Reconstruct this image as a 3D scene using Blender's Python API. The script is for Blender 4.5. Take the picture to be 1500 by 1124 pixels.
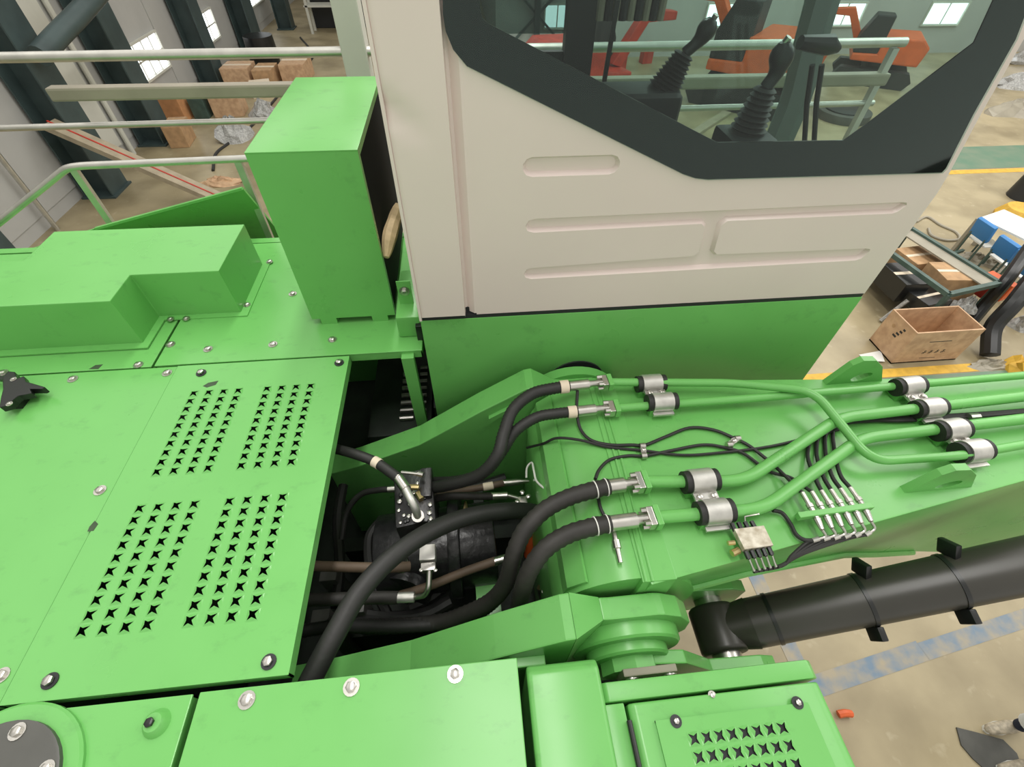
import bpy, bmesh, math, random
from mathutils import Vector, Matrix
random.seed(7)
for o in list(bpy.data.objects): bpy.data.objects.remove(o, do_unlink=True)
SC = bpy.context.scene
COL = SC.collection
# ------------------------------------------------------------------ camera
F = 676.4                      # focal length in pixels of a 1500 x 1124 frame
CAM = Vector((0, 0, 5.0))
RGT = Vector((0.99521, -0.09712, 0.01152)); FWD = Vector((0.07298, 0.65907, -0.74854))
cd = bpy.data.cameras.new('camera'); cam = bpy.data.objects.new('camera', cd); COL.objects.link(cam)
cd.sensor_fit = 'HORIZONTAL'; cd.sensor_width = 36.0; cd.lens = F / 1500 * 36.0; cd.clip_start = 0.02; cd.clip_end = 200
RGT.normalize(); FWD = (FWD - RGT * FWD.dot(RGT)).normalized(); DWN = FWD.cross(RGT).normalized()
mw = Matrix((( RGT.x, -DWN.x, -FWD.x, CAM.x), (RGT.y, -DWN.y, -FWD.y, CAM.y), (RGT.z, -DWN.z, -FWD.z, CAM.z), (0, 0, 0, 1)))
cam.matrix_world = mw
SC.camera = cam
def ray(px, py): return RGT * (px - 750) + DWN * (py - 562) + FWD * F
def P(px, py, z):  d = ray(px, py); return CAM + d * ((z - CAM.z) / d.z)      # point of the plane at height z
def PY(px, py, y): d = ray(px, py); return CAM + d * ((y - CAM.y) / d.y)      # point of the upright plane at y
def PX(px, py, x): d = ray(px, py); return CAM + d * ((x - CAM.x) / d.x)
# ------------------------------------------------------------------ light
SC.view_settings.view_transform = 'Standard'; SC.view_settings.look = 'None'
SC.view_settings.gamma = 1.0; SC.view_settings.use_curve_mapping = False
SC.view_settings.exposure = 0.0
W = bpy.data.worlds.new('hall_daylight'); SC.world = W; W.use_nodes = True
W.node_tree.nodes['Background'].inputs[0].default_value = (1.0, 0.97, 0.90, 1)
W.node_tree.nodes['Background'].inputs[1].default_value = 0.86
def area(name, loc, sx, sy, power, rot=(0, 0, 0), col=(1, 0.98, 0.94)):
    l = bpy.data.lights.new(name, 'AREA'); l.shape = 'RECTANGLE'; l.size = sx; l.size_y = sy; l.energy = power; l.color = col
    o = bpy.data.objects.new(name, l); COL.objects.link(o); o.location = loc; o.rotation_euler = rot; return o
area('skylight_and_fill', (-7.0, 9.0, 11), 2.5, 18, 160)
area('skylight_and_fill', (0.0, 4.5, 11), 0.7, 12, 600)
area('skylight_and_fill', (8.0, 9.0, 11), 2.5, 18, 800)
area('skylight_and_fill', (17.0, 10.0, 11), 3, 18, 1300)  # added fill that brightens the far right floor, no known skylight
# ------------------------------------------------------------------ materials
MAT = {}
def nmat(name):
    m = bpy.data.materials.new(name); m.use_nodes = True; MAT[name] = m
    nt = m.node_tree; b = nt.nodes['Principled BSDF']; return m, nt, b
def mat(name, col, rough=0.5, metal=0.0, var=0.0, scale=6.0, bump=0.0, coat=0.0, spec=0.5, col2=None, detail=4.0):
    m, nt, b = nmat(name)
    b.inputs['Base Color'].default_value = (*col, 1); b.inputs['Roughness'].default_value = rough
    b.inputs['Metallic'].default_value = metal; b.inputs['Coat Weight'].default_value = coat
    b.inputs['Specular IOR Level'].default_value = spec
    if var or bump or col2:
        tc = nt.nodes.new('ShaderNodeTexCoord'); nz = nt.nodes.new('ShaderNodeTexNoise')
        nz.inputs['Scale'].default_value = scale; nz.inputs['Detail'].default_value = detail
        nt.links.new(tc.outputs['Object'], nz.inputs['Vector'])
        c2 = col2 or tuple(c * (1 - var) for c in col)
        rp = nt.nodes.new('ShaderNodeValToRGB'); rp.color_ramp.elements[0].position = 0.35; rp.color_ramp.elements[1].position = 0.65
        rp.color_ramp.elements[0].color = (*c2, 1); rp.color_ramp.elements[1].color = (*col, 1)
        nt.links.new(nz.outputs['Fac'], rp.inputs['Fac']); nt.links.new(rp.outputs['Color'], b.inputs['Base Color'])
        if bump:
            bp = nt.nodes.new('ShaderNodeBump'); bp.inputs['Strength'].default_value = bump; bp.inputs['Distance'].default_value = 0.01
            nt.links.new(nz.outputs['Fac'], bp.inputs['Height']); nt.links.new(bp.outputs['Normal'], b.inputs['Normal'])
    return m
def green_paint():
    m, nt, b = nmat('green')
    tc = nt.nodes.new('ShaderNodeTexCoord')
    n1 = nt.nodes.new('ShaderNodeTexNoise'); n1.inputs['Scale'].default_value = 5; n1.inputs['Detail'].default_value = 5
    n2 = nt.nodes.new('ShaderNodeTexNoise'); n2.inputs['Scale'].default_value = 13; n2.inputs['Detail'].default_value = 6; n2.inputs['Roughness'].default_value = .65
    mp = nt.nodes.new('ShaderNodeMapping'); mp.inputs['Scale'].default_value = (1, 1.6, 1)
    nt.links.new(tc.outputs['Object'], mp.inputs[0]); nt.links.new(tc.outputs['Object'], n1.inputs['Vector']); nt.links.new(mp.outputs[0], n2.inputs['Vector'])
    r1 = nt.nodes.new('ShaderNodeValToRGB'); r1.color_ramp.elements[0].color = (0.14, 0.435, 0.105, 1); r1.color_ramp.elements[1].color = (0.168, 0.495, 0.128, 1)
    r2 = nt.nodes.new('ShaderNodeValToRGB'); r2.color_ramp.elements[0].position = .57; r2.color_ramp.elements[0].color = (0, 0, 0, 1)
    r2.color_ramp.elements[1].position = .78; r2.color_ramp.elements[1].color = (.38, .38, .38, 1)
    nt.links.new(n1.outputs['Fac'], r1.inputs['Fac']); nt.links.new(n2.outputs['Fac'], r2.inputs['Fac'])
    mx = nt.nodes.new('ShaderNodeMix'); mx.data_type = 'RGBA'
    nt.links.new(r2.outputs['Color'], mx.inputs[0]); nt.links.new(r1.outputs['Color'], mx.inputs[6]); mx.inputs[7].default_value = (0.07, 0.20, 0.06, 1)
    nt.links.new(mx.outputs[2], b.inputs['Base Color'])
    b.inputs['Roughness'].default_value = 0.36; b.inputs['Specular IOR Level'].default_value = 0.5
    rr = nt.nodes.new('ShaderNodeMapRange'); rr.inputs[3].default_value = .22; rr.inputs[4].default_value = .38
    nt.links.new(n1.outputs['Fac'], rr.inputs[0]); nt.links.new(rr.outputs[0], b.inputs['Roughness'])
    return m
G = green_paint()
WHITE = mat('cab_paint', (0.79, 0.675, 0.635), 0.38, var=0.03, scale=3)
BLACKG = mat('black_gloss', (0.006, 0.007, 0.008), 0.06)
BLACK = mat('black_metal', (0.012, 0.013, 0.013), 0.32)
CYLB = mat('cylinder_black', (0.045, 0.042, 0.035), 0.34, var=.2, scale=4)
RUB = mat('rubber', (0.018, 0.018, 0.017), 0.55, bump=.1, scale=60)
SLEEVE = mat('sleeve_rubber', (0.028, 0.026, 0.023), 0.6, var=.3, scale=30)
BROWNH = mat('dusty_hose', (0.13, 0.09, 0.06), 0.6, var=.3, scale=15)
ZINC = mat('zinc', (0.62, 0.60, 0.56), 0.32, 1.0, var=.15, scale=30)
SILV = mat('pressed_steel', (0.66, 0.65, 0.61), 0.42, 0.75, var=.2, scale=25)
BRASS = mat('brass', (0.62, 0.5, 0.25), 0.35, 1.0)
GALV = mat('galvanised', (0.62, 0.61, 0.56), 0.36, .85, var=.15, scale=10)
PLATEW = mat('manifold_metal', (0.66, 0.62, 0.52), 0.5, 0.3, scale=40, col2=(.38, .33, .24))
BEIGE = mat('label_paper', (0.72, 0.62, 0.48), 0.7)
TAPE = mat('masking_paper', (0.62, 0.47, 0.26), 0.7, var=.25, scale=25, bump=.4)
GREYD = mat('grey_cover', (0.10, 0.10, 0.09), 0.45, var=.25, scale=8)
PUMP = mat('pump_black', (0.02, 0.02, 0.021), 0.3, var=.4, scale=40, bump=.2)
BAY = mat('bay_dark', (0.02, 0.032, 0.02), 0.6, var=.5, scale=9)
ORANGE = mat('orange', (0.75, 0.13, 0.03), 0.45, var=.2)
RED = mat('red_machine', (0.55, 0.05, 0.03), 0.4, var=.3, scale=5)
PILL = mat('pillar_grey', (0.16, 0.19, 0.18), 0.5)
SHADED = mat('shade_black', (0.01, 0.012, 0.011), 0.85, spec=.15)  # near-black colour for the shaded side of the control box
ORANGEC = mat('orange_carton', (0.58, 0.28, 0.12), 0.7, var=.2)
WOOD = mat('plywood', (0.60, 0.40, 0.24), 0.7, scale=9, col2=(.46, .29, .17))
CARD = mat('cardboard', (0.50, 0.31, 0.16), 0.8, var=.25, scale=8)
TAN = mat('tan_timber', (0.40, 0.34, 0.24), 0.7, var=.2, scale=6)
WALLM = mat('wall_sheet', (0.46, 0.46, 0.44), 0.7, var=.08, scale=1.2)
COLM = mat('column_steel', (0.055, 0.085, 0.085), 0.5, var=.3, scale=2)
PALE = mat('pale_panel', (0.62, 0.62, 0.55), 0.6, var=.1, scale=2)
BEAMM = mat('beam_grey', (0.34, 0.31, 0.24), 0.5, var=.2, scale=3)
BLUE = mat('blue_plastic', (0.03, 0.2, 0.5), 0.4)
WTOP = mat('white_top', (0.75, 0.75, 0.70), 0.5)
DGREEN = mat('bench_green', (0.07, 0.12, 0.10), 0.5, var=.3)
NAVY = mat('navy_cloth', (0.02, 0.03, 0.07), 0.85, var=.3, scale=20)
REFL = mat('reflective_tape', (0.7, 0.72, 0.72), 0.4)
SKIN = mat('skin', (0.55, 0.34, 0.24), 0.55)
HAIR = mat('hair_black', (0.012, 0.01, 0.009), 0.6)
SHOE = mat('pale_shoe', (0.55, 0.48, 0.36), 0.6, var=.4, scale=30)
MGREY = mat('mottled_grey', (0.09, 0.09, 0.08), 0.6, var=.3, scale=6)
LEDIM = mat('charcoal_plastic', (0.02, 0.022, 0.024), 0.5)
FABRIC = mat('seat_fabric', (0.03, 0.035, 0.04), 0.85)
PAPERW = mat('white_paper', (0.75, 0.75, 0.72), 0.7)
WRAP = mat('clear_wrap', (0.45, 0.45, 0.43), 0.15, var=.4, scale=25, bump=.6)
YEL = mat('yellow_paint', (0.70, 0.42, 0.05), 0.6, var=.25, scale=8)
BLUEP = mat('blue_floor_paint', (0.15, 0.22, 0.30), 0.6, scale=5, col2=(.36, .31, .22), detail=8)
GRNF = mat('green_floor_paint', (0.10, 0.20, 0.13), 0.5, scale=2.2, col2=(.16, .22, .15))
BLUEC = mat('blue_cabinet', (0.12, 0.25, 0.42), 0.5)
CREAM = mat('cream', (0.62, 0.58, 0.42), 0.6)
def floor_mat():
    m, nt, b = nmat('concrete')
    tc = nt.nodes.new('ShaderNodeTexCoord')
    n1 = nt.nodes.new('ShaderNodeTexNoise'); n1.inputs['Scale'].default_value = .9; n1.inputs['Detail'].default_value = 7
    n2 = nt.nodes.new('ShaderNodeTexNoise'); n2.inputs['Scale'].default_value = 5.5; n2.inputs['Detail'].default_value = 6
    for n in (n1, n2): nt.links.new(tc.outputs['Object'], n.inputs['Vector'])
    r1 = nt.nodes.new('ShaderNodeValToRGB'); r1.color_ramp.elements[0].position = .35; r1.color_ramp.elements[1].position = .62
    r1.color_ramp.elements[0].color = (.245, .20, .115, 1); r1.color_ramp.elements[1].color = (.40, .335, .205, 1)
    r2 = nt.nodes.new('ShaderNodeValToRGB'); r2.color_ramp.elements[0].position = .62; r2.color_ramp.elements[1].position = .8
    r2.color_ramp.elements[0].color = (0, 0, 0, 1); r2.color_ramp.elements[1].color = (.6, .6, .6, 1)
    nt.links.new(n1.outputs['Fac'], r1.inputs['Fac']); nt.links.new(n2.outputs['Fac'], r2.inputs['Fac'])
    mx = nt.nodes.new('ShaderNodeMix'); mx.data_type = 'RGBA'; nt.links.new(r2.outputs['Color'], mx.inputs[0])
    nt.links.new(r1.outputs['Color'], mx.inputs[6]); mx.inputs[7].default_value = (.55, .48, .34, 1)
    nt.links.new(mx.outputs[2], b.inputs['Base Color']); b.inputs['Roughness'].default_value = .42
    return m
FLOORM = floor_mat()
def emit(name, col, s):
    m, nt, b = nmat(name); b.inputs['Base Color'].default_value = (0, 0, 0, 1)
    b.inputs['Emission Color'].default_value = (*col, 1); b.inputs['Emission Strength'].default_value = s; return m
DAY = emit('daylight_pane', (0.93, 0.97, 1.0), 3.0)
def glass_mat(name, tint):
    m, nt, b = nmat(name); nt.nodes.remove(b)
    out = nt.nodes['Material Output']; tr = nt.nodes.new('ShaderNodeBsdfTransparent'); tr.inputs[0].default_value = (*tint, 1)
    gl = nt.nodes.new('ShaderNodeBsdfGlossy'); gl.inputs['Roughness'].default_value = .02
    fr = nt.nodes.new('ShaderNodeFresnel'); ge = nt.nodes.new('ShaderNodeNewGeometry'); mr = nt.nodes.new('ShaderNodeMapRange')   # same index from both faces of the pane
    mr.inputs[3].default_value = 1.35; mr.inputs[4].default_value = 1 / 1.35; nt.links.new(ge.outputs['Backfacing'], mr.inputs[0]); nt.links.new(mr.outputs[0], fr.inputs['IOR'])
    mx = nt.nodes.new('ShaderNodeMixShader'); nt.links.new(fr.outputs[0], mx.inputs[0]); nt.links.new(tr.outputs[0], mx.inputs[1]); nt.links.new(gl.outputs[0], mx.inputs[2])
    nt.links.new(mx.outputs[0], out.inputs[0]); return m
GLASS = glass_mat('cab_glass', (.78, .87, .84))
DGLASS = glass_mat('tinted_glass', (.42, .5, .48))
# ------------------------------------------------------------------ mesh helpers
class MB:
    def __init__(s): s.v = []; s.f = []
    def quadbox(s, c):                                  # 8 corners: 4 below, 4 above
        n = len(s.v); s.v += [Vector(p) for p in c]
        s.f += [tuple(n + i for i in q) for q in ((0, 3, 2, 1), (4, 5, 6, 7), (0, 1, 5, 4), (1, 2, 6, 5), (2, 3, 7, 6), (3, 0, 4, 7))]; return s
    def box(s, x0, x1, y0, y1, z0, z1):
        return s.quadbox([(x0, y0, z0), (x1, y0, z0), (x1, y1, z0), (x0, y1, z0), (x0, y0, z1), (x1, y0, z1), (x1, y1, z1), (x0, y1, z1)])
    def obox(s, c, ax, ay, az):                         # centre and three half-axis vectors
        c = Vector(c); ax = Vector(ax); ay = Vector(ay); az = Vector(az)
        return s.quadbox([c - ax - ay - az, c + ax - ay - az, c + ax + ay - az, c - ax + ay - az, c - ax - ay + az, c + ax - ay + az, c + ax + ay + az, c - ax + ay + az])
    def bar(s, a, b, w, h, up=(0, 0, 1)):               # rectangular bar from a to b
        a = Vector(a); b = Vector(b); d = (b - a); L = d.length / 2; d.normalize(); sd = d.cross(Vector(up)).normalized(); u = sd.cross(d)
        return s.obox((a + b) / 2, d * L, sd * w / 2, u * h / 2)
    def prism(s, pts, vec):
        n = len(s.v); k = len(pts); vec = Vector(vec); s.v += [Vector(p) for p in pts] + [Vector(p) + vec for p in pts]
        s.f.append(tuple(range(n + k - 1, n - 1, -1))); s.f.append(tuple(range(n + k, n + 2 * k)))
        for i in range(k): j = (i + 1) % k; s.f.append((n + i, n + j, n + k + j, n + k + i))
        return s
    def tube(s, path, r, n=10, caps=True, phase=0.0):
        path = [Vector(p) for p in path]; k = len(path); rs = r if isinstance(r, (list, tuple)) else [r] * k
        T = []
        for i in range(k):
            t = path[min(i + 1, k - 1)] - path[max(i - 1, 0)]
            T.append(t.normalized() if t.length > 1e-9 else (T[-1] if T else Vector((1, 0, 0))))
        up = Vector((0, 0, 1)) if abs(T[0].z) < .9 else Vector((1, 0, 0)); u = (up - T[0] * up.dot(T[0])).normalized(); b0 = len(s.v)
        for i in range(k):
            u = (u - T[i] * u.dot(T[i])).normalized(); w = T[i].cross(u)
            for j in range(n):
                a = 2 * math.pi * j / n + phase; s.v.append(path[i] + (u * math.cos(a) + w * math.sin(a)) * rs[i])
        for i in range(k - 1):
            for j in range(n):
                a = b0 + i * n + j; b = b0 + i * n + (j + 1) % n; s.f.append((a, b, b + n, a + n))
        if caps: s.f.append(tuple(b0 + j for j in range(n - 1, -1, -1))); s.f.append(tuple(b0 + (k - 1) * n + j for j in range(n)))
        return s
    def cyl(s, a, b, r, n=14, r2=None): return s.tube([a, b], [r, r if r2 is None else r2], n)
    def build(s, name, m, parent=None, loc=None, smooth=35, bevel=0.0, seg=2):
        root = parent
        off = Vector(parent['_o']) if parent is not None else Vector(loc or (0, 0, 0))
        me = bpy.data.meshes.new(name); me.from_pydata([tuple(v - off) for v in s.v], [], s.f)
        bm = bmesh.new(); bm.from_mesh(me); bmesh.ops.recalc_face_normals(bm, faces=bm.faces)
        if bevel:
            ed = [e for e in bm.edges if len(e.link_faces) == 2 and e.calc_face_angle(0) > .5]
            bmesh.ops.bevel(bm, geom=ed, offset=bevel, segments=seg, affect='EDGES', profile=.6, clamp_overlap=True)
        bm.to_mesh(me); bm.free(); me.materials.append(m)
        if smooth:
            for p in me.polygons: p.use_smooth = True
            me.set_sharp_from_angle(angle=math.radians(smooth))
        o = bpy.data.objects.new(name, me); COL.objects.link(o)
        if parent is not None: o.parent = parent
        else: o.location = off
        o['_o'] = list(off); return o
def tag(o, label=None, cat=None, group=None, kind=None):
    if label: o['label'] = label
    if cat: o['category'] = cat
    if group: o['group'] = group
    if kind: o['kind'] = kind
    return o
def thing(name, label, cat, loc=(0, 0, 0), group=None, kind=None):
    o = bpy.data.objects.new(name, None); COL.objects.link(o); o.location = loc; o.empty_display_size = .05; o['_o'] = list(loc)
    return tag(o, label, cat, group, kind)
def inst(src, parent, loc, rot=None, scl=None):          # a further copy of a part that shares its mesh
    o = src.copy(); COL.objects.link(o); o.parent = parent; o.location = Vector(loc) - Vector(parent['_o'])
    if rot: o.rotation_euler = rot
    if scl: o.scale = scl
    return o
def spl(pts, n=8):                                       # smooth curve through points
    pts = [Vector(p) for p in pts]; out = []; q = [pts[0] * 2 - pts[1]] + pts + [pts[-1] * 2 - pts[-2]]
    for i in range(1, len(q) - 2):
        for k in range(n):
            t = k / n; p0, p1, p2, p3 = q[i - 1:i + 3]
            out.append(.5 * ((2 * p1) + (p2 - p0) * t + (2 * p0 - 5 * p1 + 4 * p2 - p3) * t * t + (3 * p1 - p0 - 3 * p2 + p3) * t ** 3))
    return out + [pts[-1]]
def rpath(pts, r=.03, n=5):                              # straight runs with rounded bends
    pts = [Vector(p) for p in pts]; out = [pts[0]]
    for i in range(1, len(pts) - 1):
        a, b, c = pts[i - 1:i + 2]; d1 = (a - b); d2 = (c - b); rr = min(r, d1.length * .45, d2.length * .45); A = b + d1.normalized() * rr; B = b + d2.normalized() * rr
        for k in range(n + 1): t = k / n; out.append((1 - t) ** 2 * A + 2 * t * (1 - t) * b + t * t * B)
    return out + [pts[-1]]
def resample(path, step):
    out = [path[0].copy()]; acc = 0
    for a, b in zip(path, path[1:]):
        L = (b - a).length; d = step - acc
        while d <= L: out.append(a + (b - a) * (d / L)); d += step
        acc = L - (d - step)
    return out
def ribbed(path, r, step=.006, amp=.12):                 # spiral-guard look: radius goes up and down along the hose
    p = resample(path, step / 2); return p, [r * (1 + (amp if i % 2 else 0)) for i in range(len(p))]
_bolt = {}
def bolt(parent, p, r=.011, washer=True, axis='z', dark=False):
    """hex bolt head on a washer, a part of the thing it holds"""
    k = (r, washer, dark)
    if k not in _bolt:
        b = MB()
        if washer: b.cyl((0, 0, 0), (0, 0, r * .25), r * 1.55, 16)
        b.tube([(0, 0, r * .2), (0, 0, r * .85), (0, 0, r)], [r, r, r * .75], 6)
        me = b.build('bolt', BLACK if dark else ZINC); _bolt[k] = me.data; bpy.data.objects.remove(me)
    o = bpy.data.objects.new('bolt', _bolt[k]); COL.objects.link(o); o.parent = parent; o.location = Vector(p) - Vector(parent['_o'])
    if axis == '-y': o.rotation_euler = (math.pi / 2, 0, 0)
    if axis == 'x': o.rotation_euler = (0, math.pi / 2, 0)
    o.rotation_euler.z += random.random() if axis == 'z' else 0
    return o
# ================================================================== THE HALL
D = 3.8                                                   # height of the machine's deck above the hall floor
fl = MB().box(-9, 30, -8, 36, -.2, 0).build('floor', FLOORM, smooth=0); tag(fl, kind='structure')
wl = MB().box(-8.65, -8.4, -8, 36, 0, 9).build('wall_left', WALLM, smooth=0); tag(wl, kind='structure')
wb = MB().box(1.5, 30, 21, 21.3, 0, 9).build('wall_back', WALLM, smooth=0); tag(wb, kind='structure')
wq = MB().box(-8.65, 1.5, 36, 36.3, 0, 9).build('wall_far', WALLM, smooth=0); tag(wq, kind='structure'); wq = MB().box(1.5, 1.7, 21.3, 36, 0, 9).build('wall_return', WALLM, smooth=0); tag(wq, kind='structure')
wr = MB().box(30, 30.3, -8, 21.3, 0, 9).build('wall_right', WALLM, smooth=0); tag(wr, kind='structure')
for i in range(14):                                       # wall sheets of the left wall
    y = -7.5 + i * 3.05
    MB().box(-8.4, -8.375, y, y + 3.0, .25, 9).build('sheet', WALLM, wl, smooth=0)
def stripe(i, x0, x1, y0, y1, m): o = MB().box(x0, x1, y0, y1, 0, .004).build('trim_%d' % i, m, smooth=0); tag(o, kind='structure')
stripe(1, 1.5, 22, 2.3, 4.02, GRNF); stripe(2, 1.5, 22, 4.04, 4.2, YEL); stripe(3, 11, 26, 10.6, 11.9, GRNF); stripe(4, 11, 26, 10.35, 10.55, YEL)
for i_, (a_, b_, w_) in enumerate((((2.85, .44), (4.1, .63), .17), ((4.1, .62), (7.5, 1.12), .15), ((2.84, .5), (2.78, 2.0), .16), ((2.6, 1.80), (4.4, 2.0), .2))):
    o = MB().bar((a_[0], a_[1], .0015), (b_[0], b_[1], .0015), w_, .004).build('trim_%d' % (5 + i_), BLUEP, smooth=0); tag(o, kind='structure')
def window(i, p0, p1, nx, nz, axis):
    """window in a wall: frame, glazing bars and bright panes"""
    w = thing('window_%d' % i, None, None, ((p0[0] + p1[0]) / 2, (p0[1] + p1[1]) / 2, p0[2]), kind='structure')
    def bx(a0, a1, z0, z1, d0, d1):
        return MB().box(p0[0] + d0, p0[0] + d1, a0, a1, z0, z1) if axis == 'y' else MB().box(a0, a1, p0[1] - d1, p0[1] - d0, z0, z1)
    k = 1 if axis == 'y' else 0; a0, a1 = p0[k], p1[k]; z0, z1 = p0[2], p1[2]; t = .05
    for q in ((a0 - t, a1 + t, z0 - t, z0), (a0 - t, a1 + t, z1, z1 + t), (a0 - t, a0, z0, z1), (a1, a1 + t, z0, z1)): bx(*q, .0, .07).build('window_frame', PALE, w, smooth=0)
    for a in range(nx):
        for c in range(nz):
            u0 = a0 + (a1 - a0) * a / nx; u1 = a0 + (a1 - a0) * (a + 1) / nx; v0 = z0 + (z1 - z0) * c / nz; v1 = z0 + (z1 - z0) * (c + 1) / nz
            bx(u0 + .02, u1 - .02, v0 + .02, v1 - .02, .0, .02).build('pane', DAY, w, smooth=0)
    for a in range(1, nx): u = a0 + (a1 - a0) * a / nx; bx(u - .02, u + .02, z0, z1, .0, .045).build('glazing_bar', PALE, w, smooth=0)
    for c in range(1, nz): v = z0 + (z1 - z0) * c / nz; bx(a0, a1, v - .02, v + .02, .0, .045).build('glazing_bar', PALE, w, smooth=0)
window(1, (-8.37, 14.85, .98), (-8.37, 16.75, 1.75), 4, 2, 'y')
window(2, (-8.37, 19.3, .80), (-8.37, 21.05, 1.55), 3, 2, 'y')
window(3, (-8.37, 25.2, .9), (-8.37, 27.4, 1.9), 3, 2, 'y')
n = 4
for x, w_ in ((3.3, .9), (4.75, .5), (9.4, 1.3), (14.2, 1.4), (18.3, 1.5), (23, 1.5)): window(n, (x, 20.99, .95), (x + w_, 20.99, 1.62), 2, 1, 'x'); n += 1
t = thing('cross_bracing', 'crossed dark steel rods bracing the far wall seen through the cab window', 'bracing', (2.6, 20.85, 0))
for a, b in (((1.6, .1), (4.4, 2.6)), ((1.6, 2.6), (4.4, .1))): MB().bar((a[0], 20.85, a[1]), (b[0], 20.85, b[1]), .08, .08, (0, 1, 0)).build('rod', COLM, t, smooth=0)
MB().box(2.9, 3.1, 20.75, 20.95, 0, 9).build('upright', COLM, t, smooth=0)
def column(x, y, label, w=.34, d=.6, m=COLM):
    t = thing('steel_column', label, 'column', (x, y, 0))
    MB().box(x - d / 2, x - d / 2 + .03, y - w, y + w, 0, 9).build('flange', m, t, smooth=0)
    MB().box(x + d / 2 - .03, x + d / 2, y - w, y + w, 0, 9).build('flange', m, t, smooth=0)
    MB().box(x - d / 2 + .03, x + d / 2 - .03, y - .02, y + .02, 0, 9).build('web', m, t, smooth=0)
    MB().box(x - d / 2 - .05, x + d / 2 + .05, y - w - .05, y + w + .05, 0, .04).build('base_plate', m, t, smooth=0)
column(-8.0, 10.95, 'wide dark steel column beside the leaning tan beam')
column(-8.0, 13.75, 'dark green steel column just before the first bright window')
column(-8.0, 18.4, 'dark steel column between the first and second bright windows')
column(-8.0, 23.0, 'dark steel column beyond the second bright window', .5)
column(-7.4, 26.2, 'slim dark green column at the cream panel', .3)
column(-8.0, 7.4, 'dark steel column rising behind the machine handrail corner')
tag(MB().tube([(-8.28, 12.95, 0), (-8.28, 12.95, 9)], .06, 10).build('downpipe', PALE, loc=(-8.28, 12.95, 0)), 'white round downpipe running down the sheet wall', 'pipe')
tag(MB().tube([(-8.2, 9.3, 0), (-8.2, 9.3, 9)], .045, 10).build('downpipe', GALV, loc=(-8.2, 9.3, 0)), 'thin shiny steel pipe standing upright on the left wall', 'pipe')
MB().box(-8.37, -8.34, 11.3, 12.8, .3, 9).build('panel', PALE, wl, smooth=0)
MB().box(-8.37, -8.2, 23.8, 25.0, 0, 9).build('panel', CREAM, wl, smooth=0)
# diagonal duct high on the left wall
tag(MB().tube(spl([PX(58, 82, -7.4), PX(85, 52, -7.3), PX(118, 18, -7.1), PX(160, -30, -6.9)], 6), .17, 14).build('duct', COLM, loc=PX(58, 82, -7.4)), 'thick grey duct bending down the wall by the columns', 'duct')
t = thing('leaning_beam', 'long tan channel beam with a red stripe leaning on the dark column', 'beam', (-5.2, 10.3, 0))
a = P(332, 296, .06); b = PX(72, 182, -7.9)
MB().bar(a, b, .34, .1).build('channel', TAN, t, smooth=0)
MB().bar(a + Vector((0, 0, .06)), b + Vector((0, 0, .06)), .03, .02).build('stripe', RED, t, smooth=0)
# guardrail of the access platform beyond the machine
t = thing('guardrail', 'long galvanised guardrail with three rails running behind the cab', 'railing', (0, 3.2, 0))
def railz(px, py): return PY(px, py, 3.2).z
MB().tube([(-7, 3.2, railz(250, 87)), (2.75, 3.2, railz(1145, 64))], .026, 12).build('top_rail', GALV, t)
MB().box(-2.3, 2.75, 3.17, 3.24, railz(430, 131) - .035, railz(430, 131) + .035).build('middle_beam', BEAMM, t, smooth=0, bevel=.012)
MB().tube([(-7, 3.2, railz(200, 190)), (2.75, 3.2, railz(1050, 156))], .018, 12).build('lower_rail', GALV, t)
for x in (-6.2, 2.7): MB().box(x - .02, x + .02, 3.18, 3.22, 0, railz(250, 87) + .01).build('post', GALV, t, smooth=0)
MB().box(-.64, -.50, 3.16, 3.30, 0, 6).build('tall_post', PALE, t, smooth=0, bevel=.01)
# goods on the floor along the left wall
def carton(x, y, w, d, h, rz, label, m=CARD, group=None, lid=True):
    t = thing('carton', label, 'box', (x, y, 0), group)
    c, s = math.cos(rz), math.sin(rz); X = Vector((c, s, 0)) * w / 2; Y = Vector((-s, c, 0)) * d / 2
    MB().obox((x, y, h / 2), X, Y, (0, 0, h / 2)).build('body', m, t, smooth=0, bevel=.01)
    if lid:
        MB().obox((x, y, h + .006), X * 1.01, Y * .16, (0, 0, .006)).build('tape', BEIGE, t, smooth=0)
        MB().obox(Vector((x, y, h + .004)) + Y * .55, X, Y * .42, (0, 0, .004)).build('flap', m, t, smooth=0)
        MB().obox(Vector((x, y, h + .004)) - Y * .55, X, Y * .42, (0, 0, .004)).build('flap', m, t, smooth=0)
    return t
def at0(px, py): p = P(px, py, 0); return p.x, p.y
for (x, y, w, d, h, rz, lab, m) in [
    (-7.95, 15.3, .5, .6, .62, .0, 'orange-brown carton at the end of the pile under the windows', ORANGEC), (-7.40, 15.55, .4, .5, .5, .0, 'small dark green box squeezed between wooden cartons', DGREEN),
    (-6.70, 15.75, .8, .7, .62, .1, 'wide slatted wooden case next to the dark green box', WOOD), (-7.30, 13.6, .45, .7, .5, .1, 'tall brown carton at the foot of the dark columns', CARD),
    (-7.10, 18.4, .85, .9, .55, .0, 'wooden case with a white lid far along the wall', WOOD), (-6.25, 18.35, .6, .9, .5, .0, 'open brown case between two wooden cases far along the wall', CARD),
    (-5.40, 18.9, .8, 1.2, .55, .0, 'long reddish wooden case far along the wall', WOOD), (-6.2, 17.3, .6, .6, .35, .3, 'low pale box lying at the aisle side of the far cases', BEIGE)]:
    carton(x, y, w, d, h, rz, lab, m)
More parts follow.
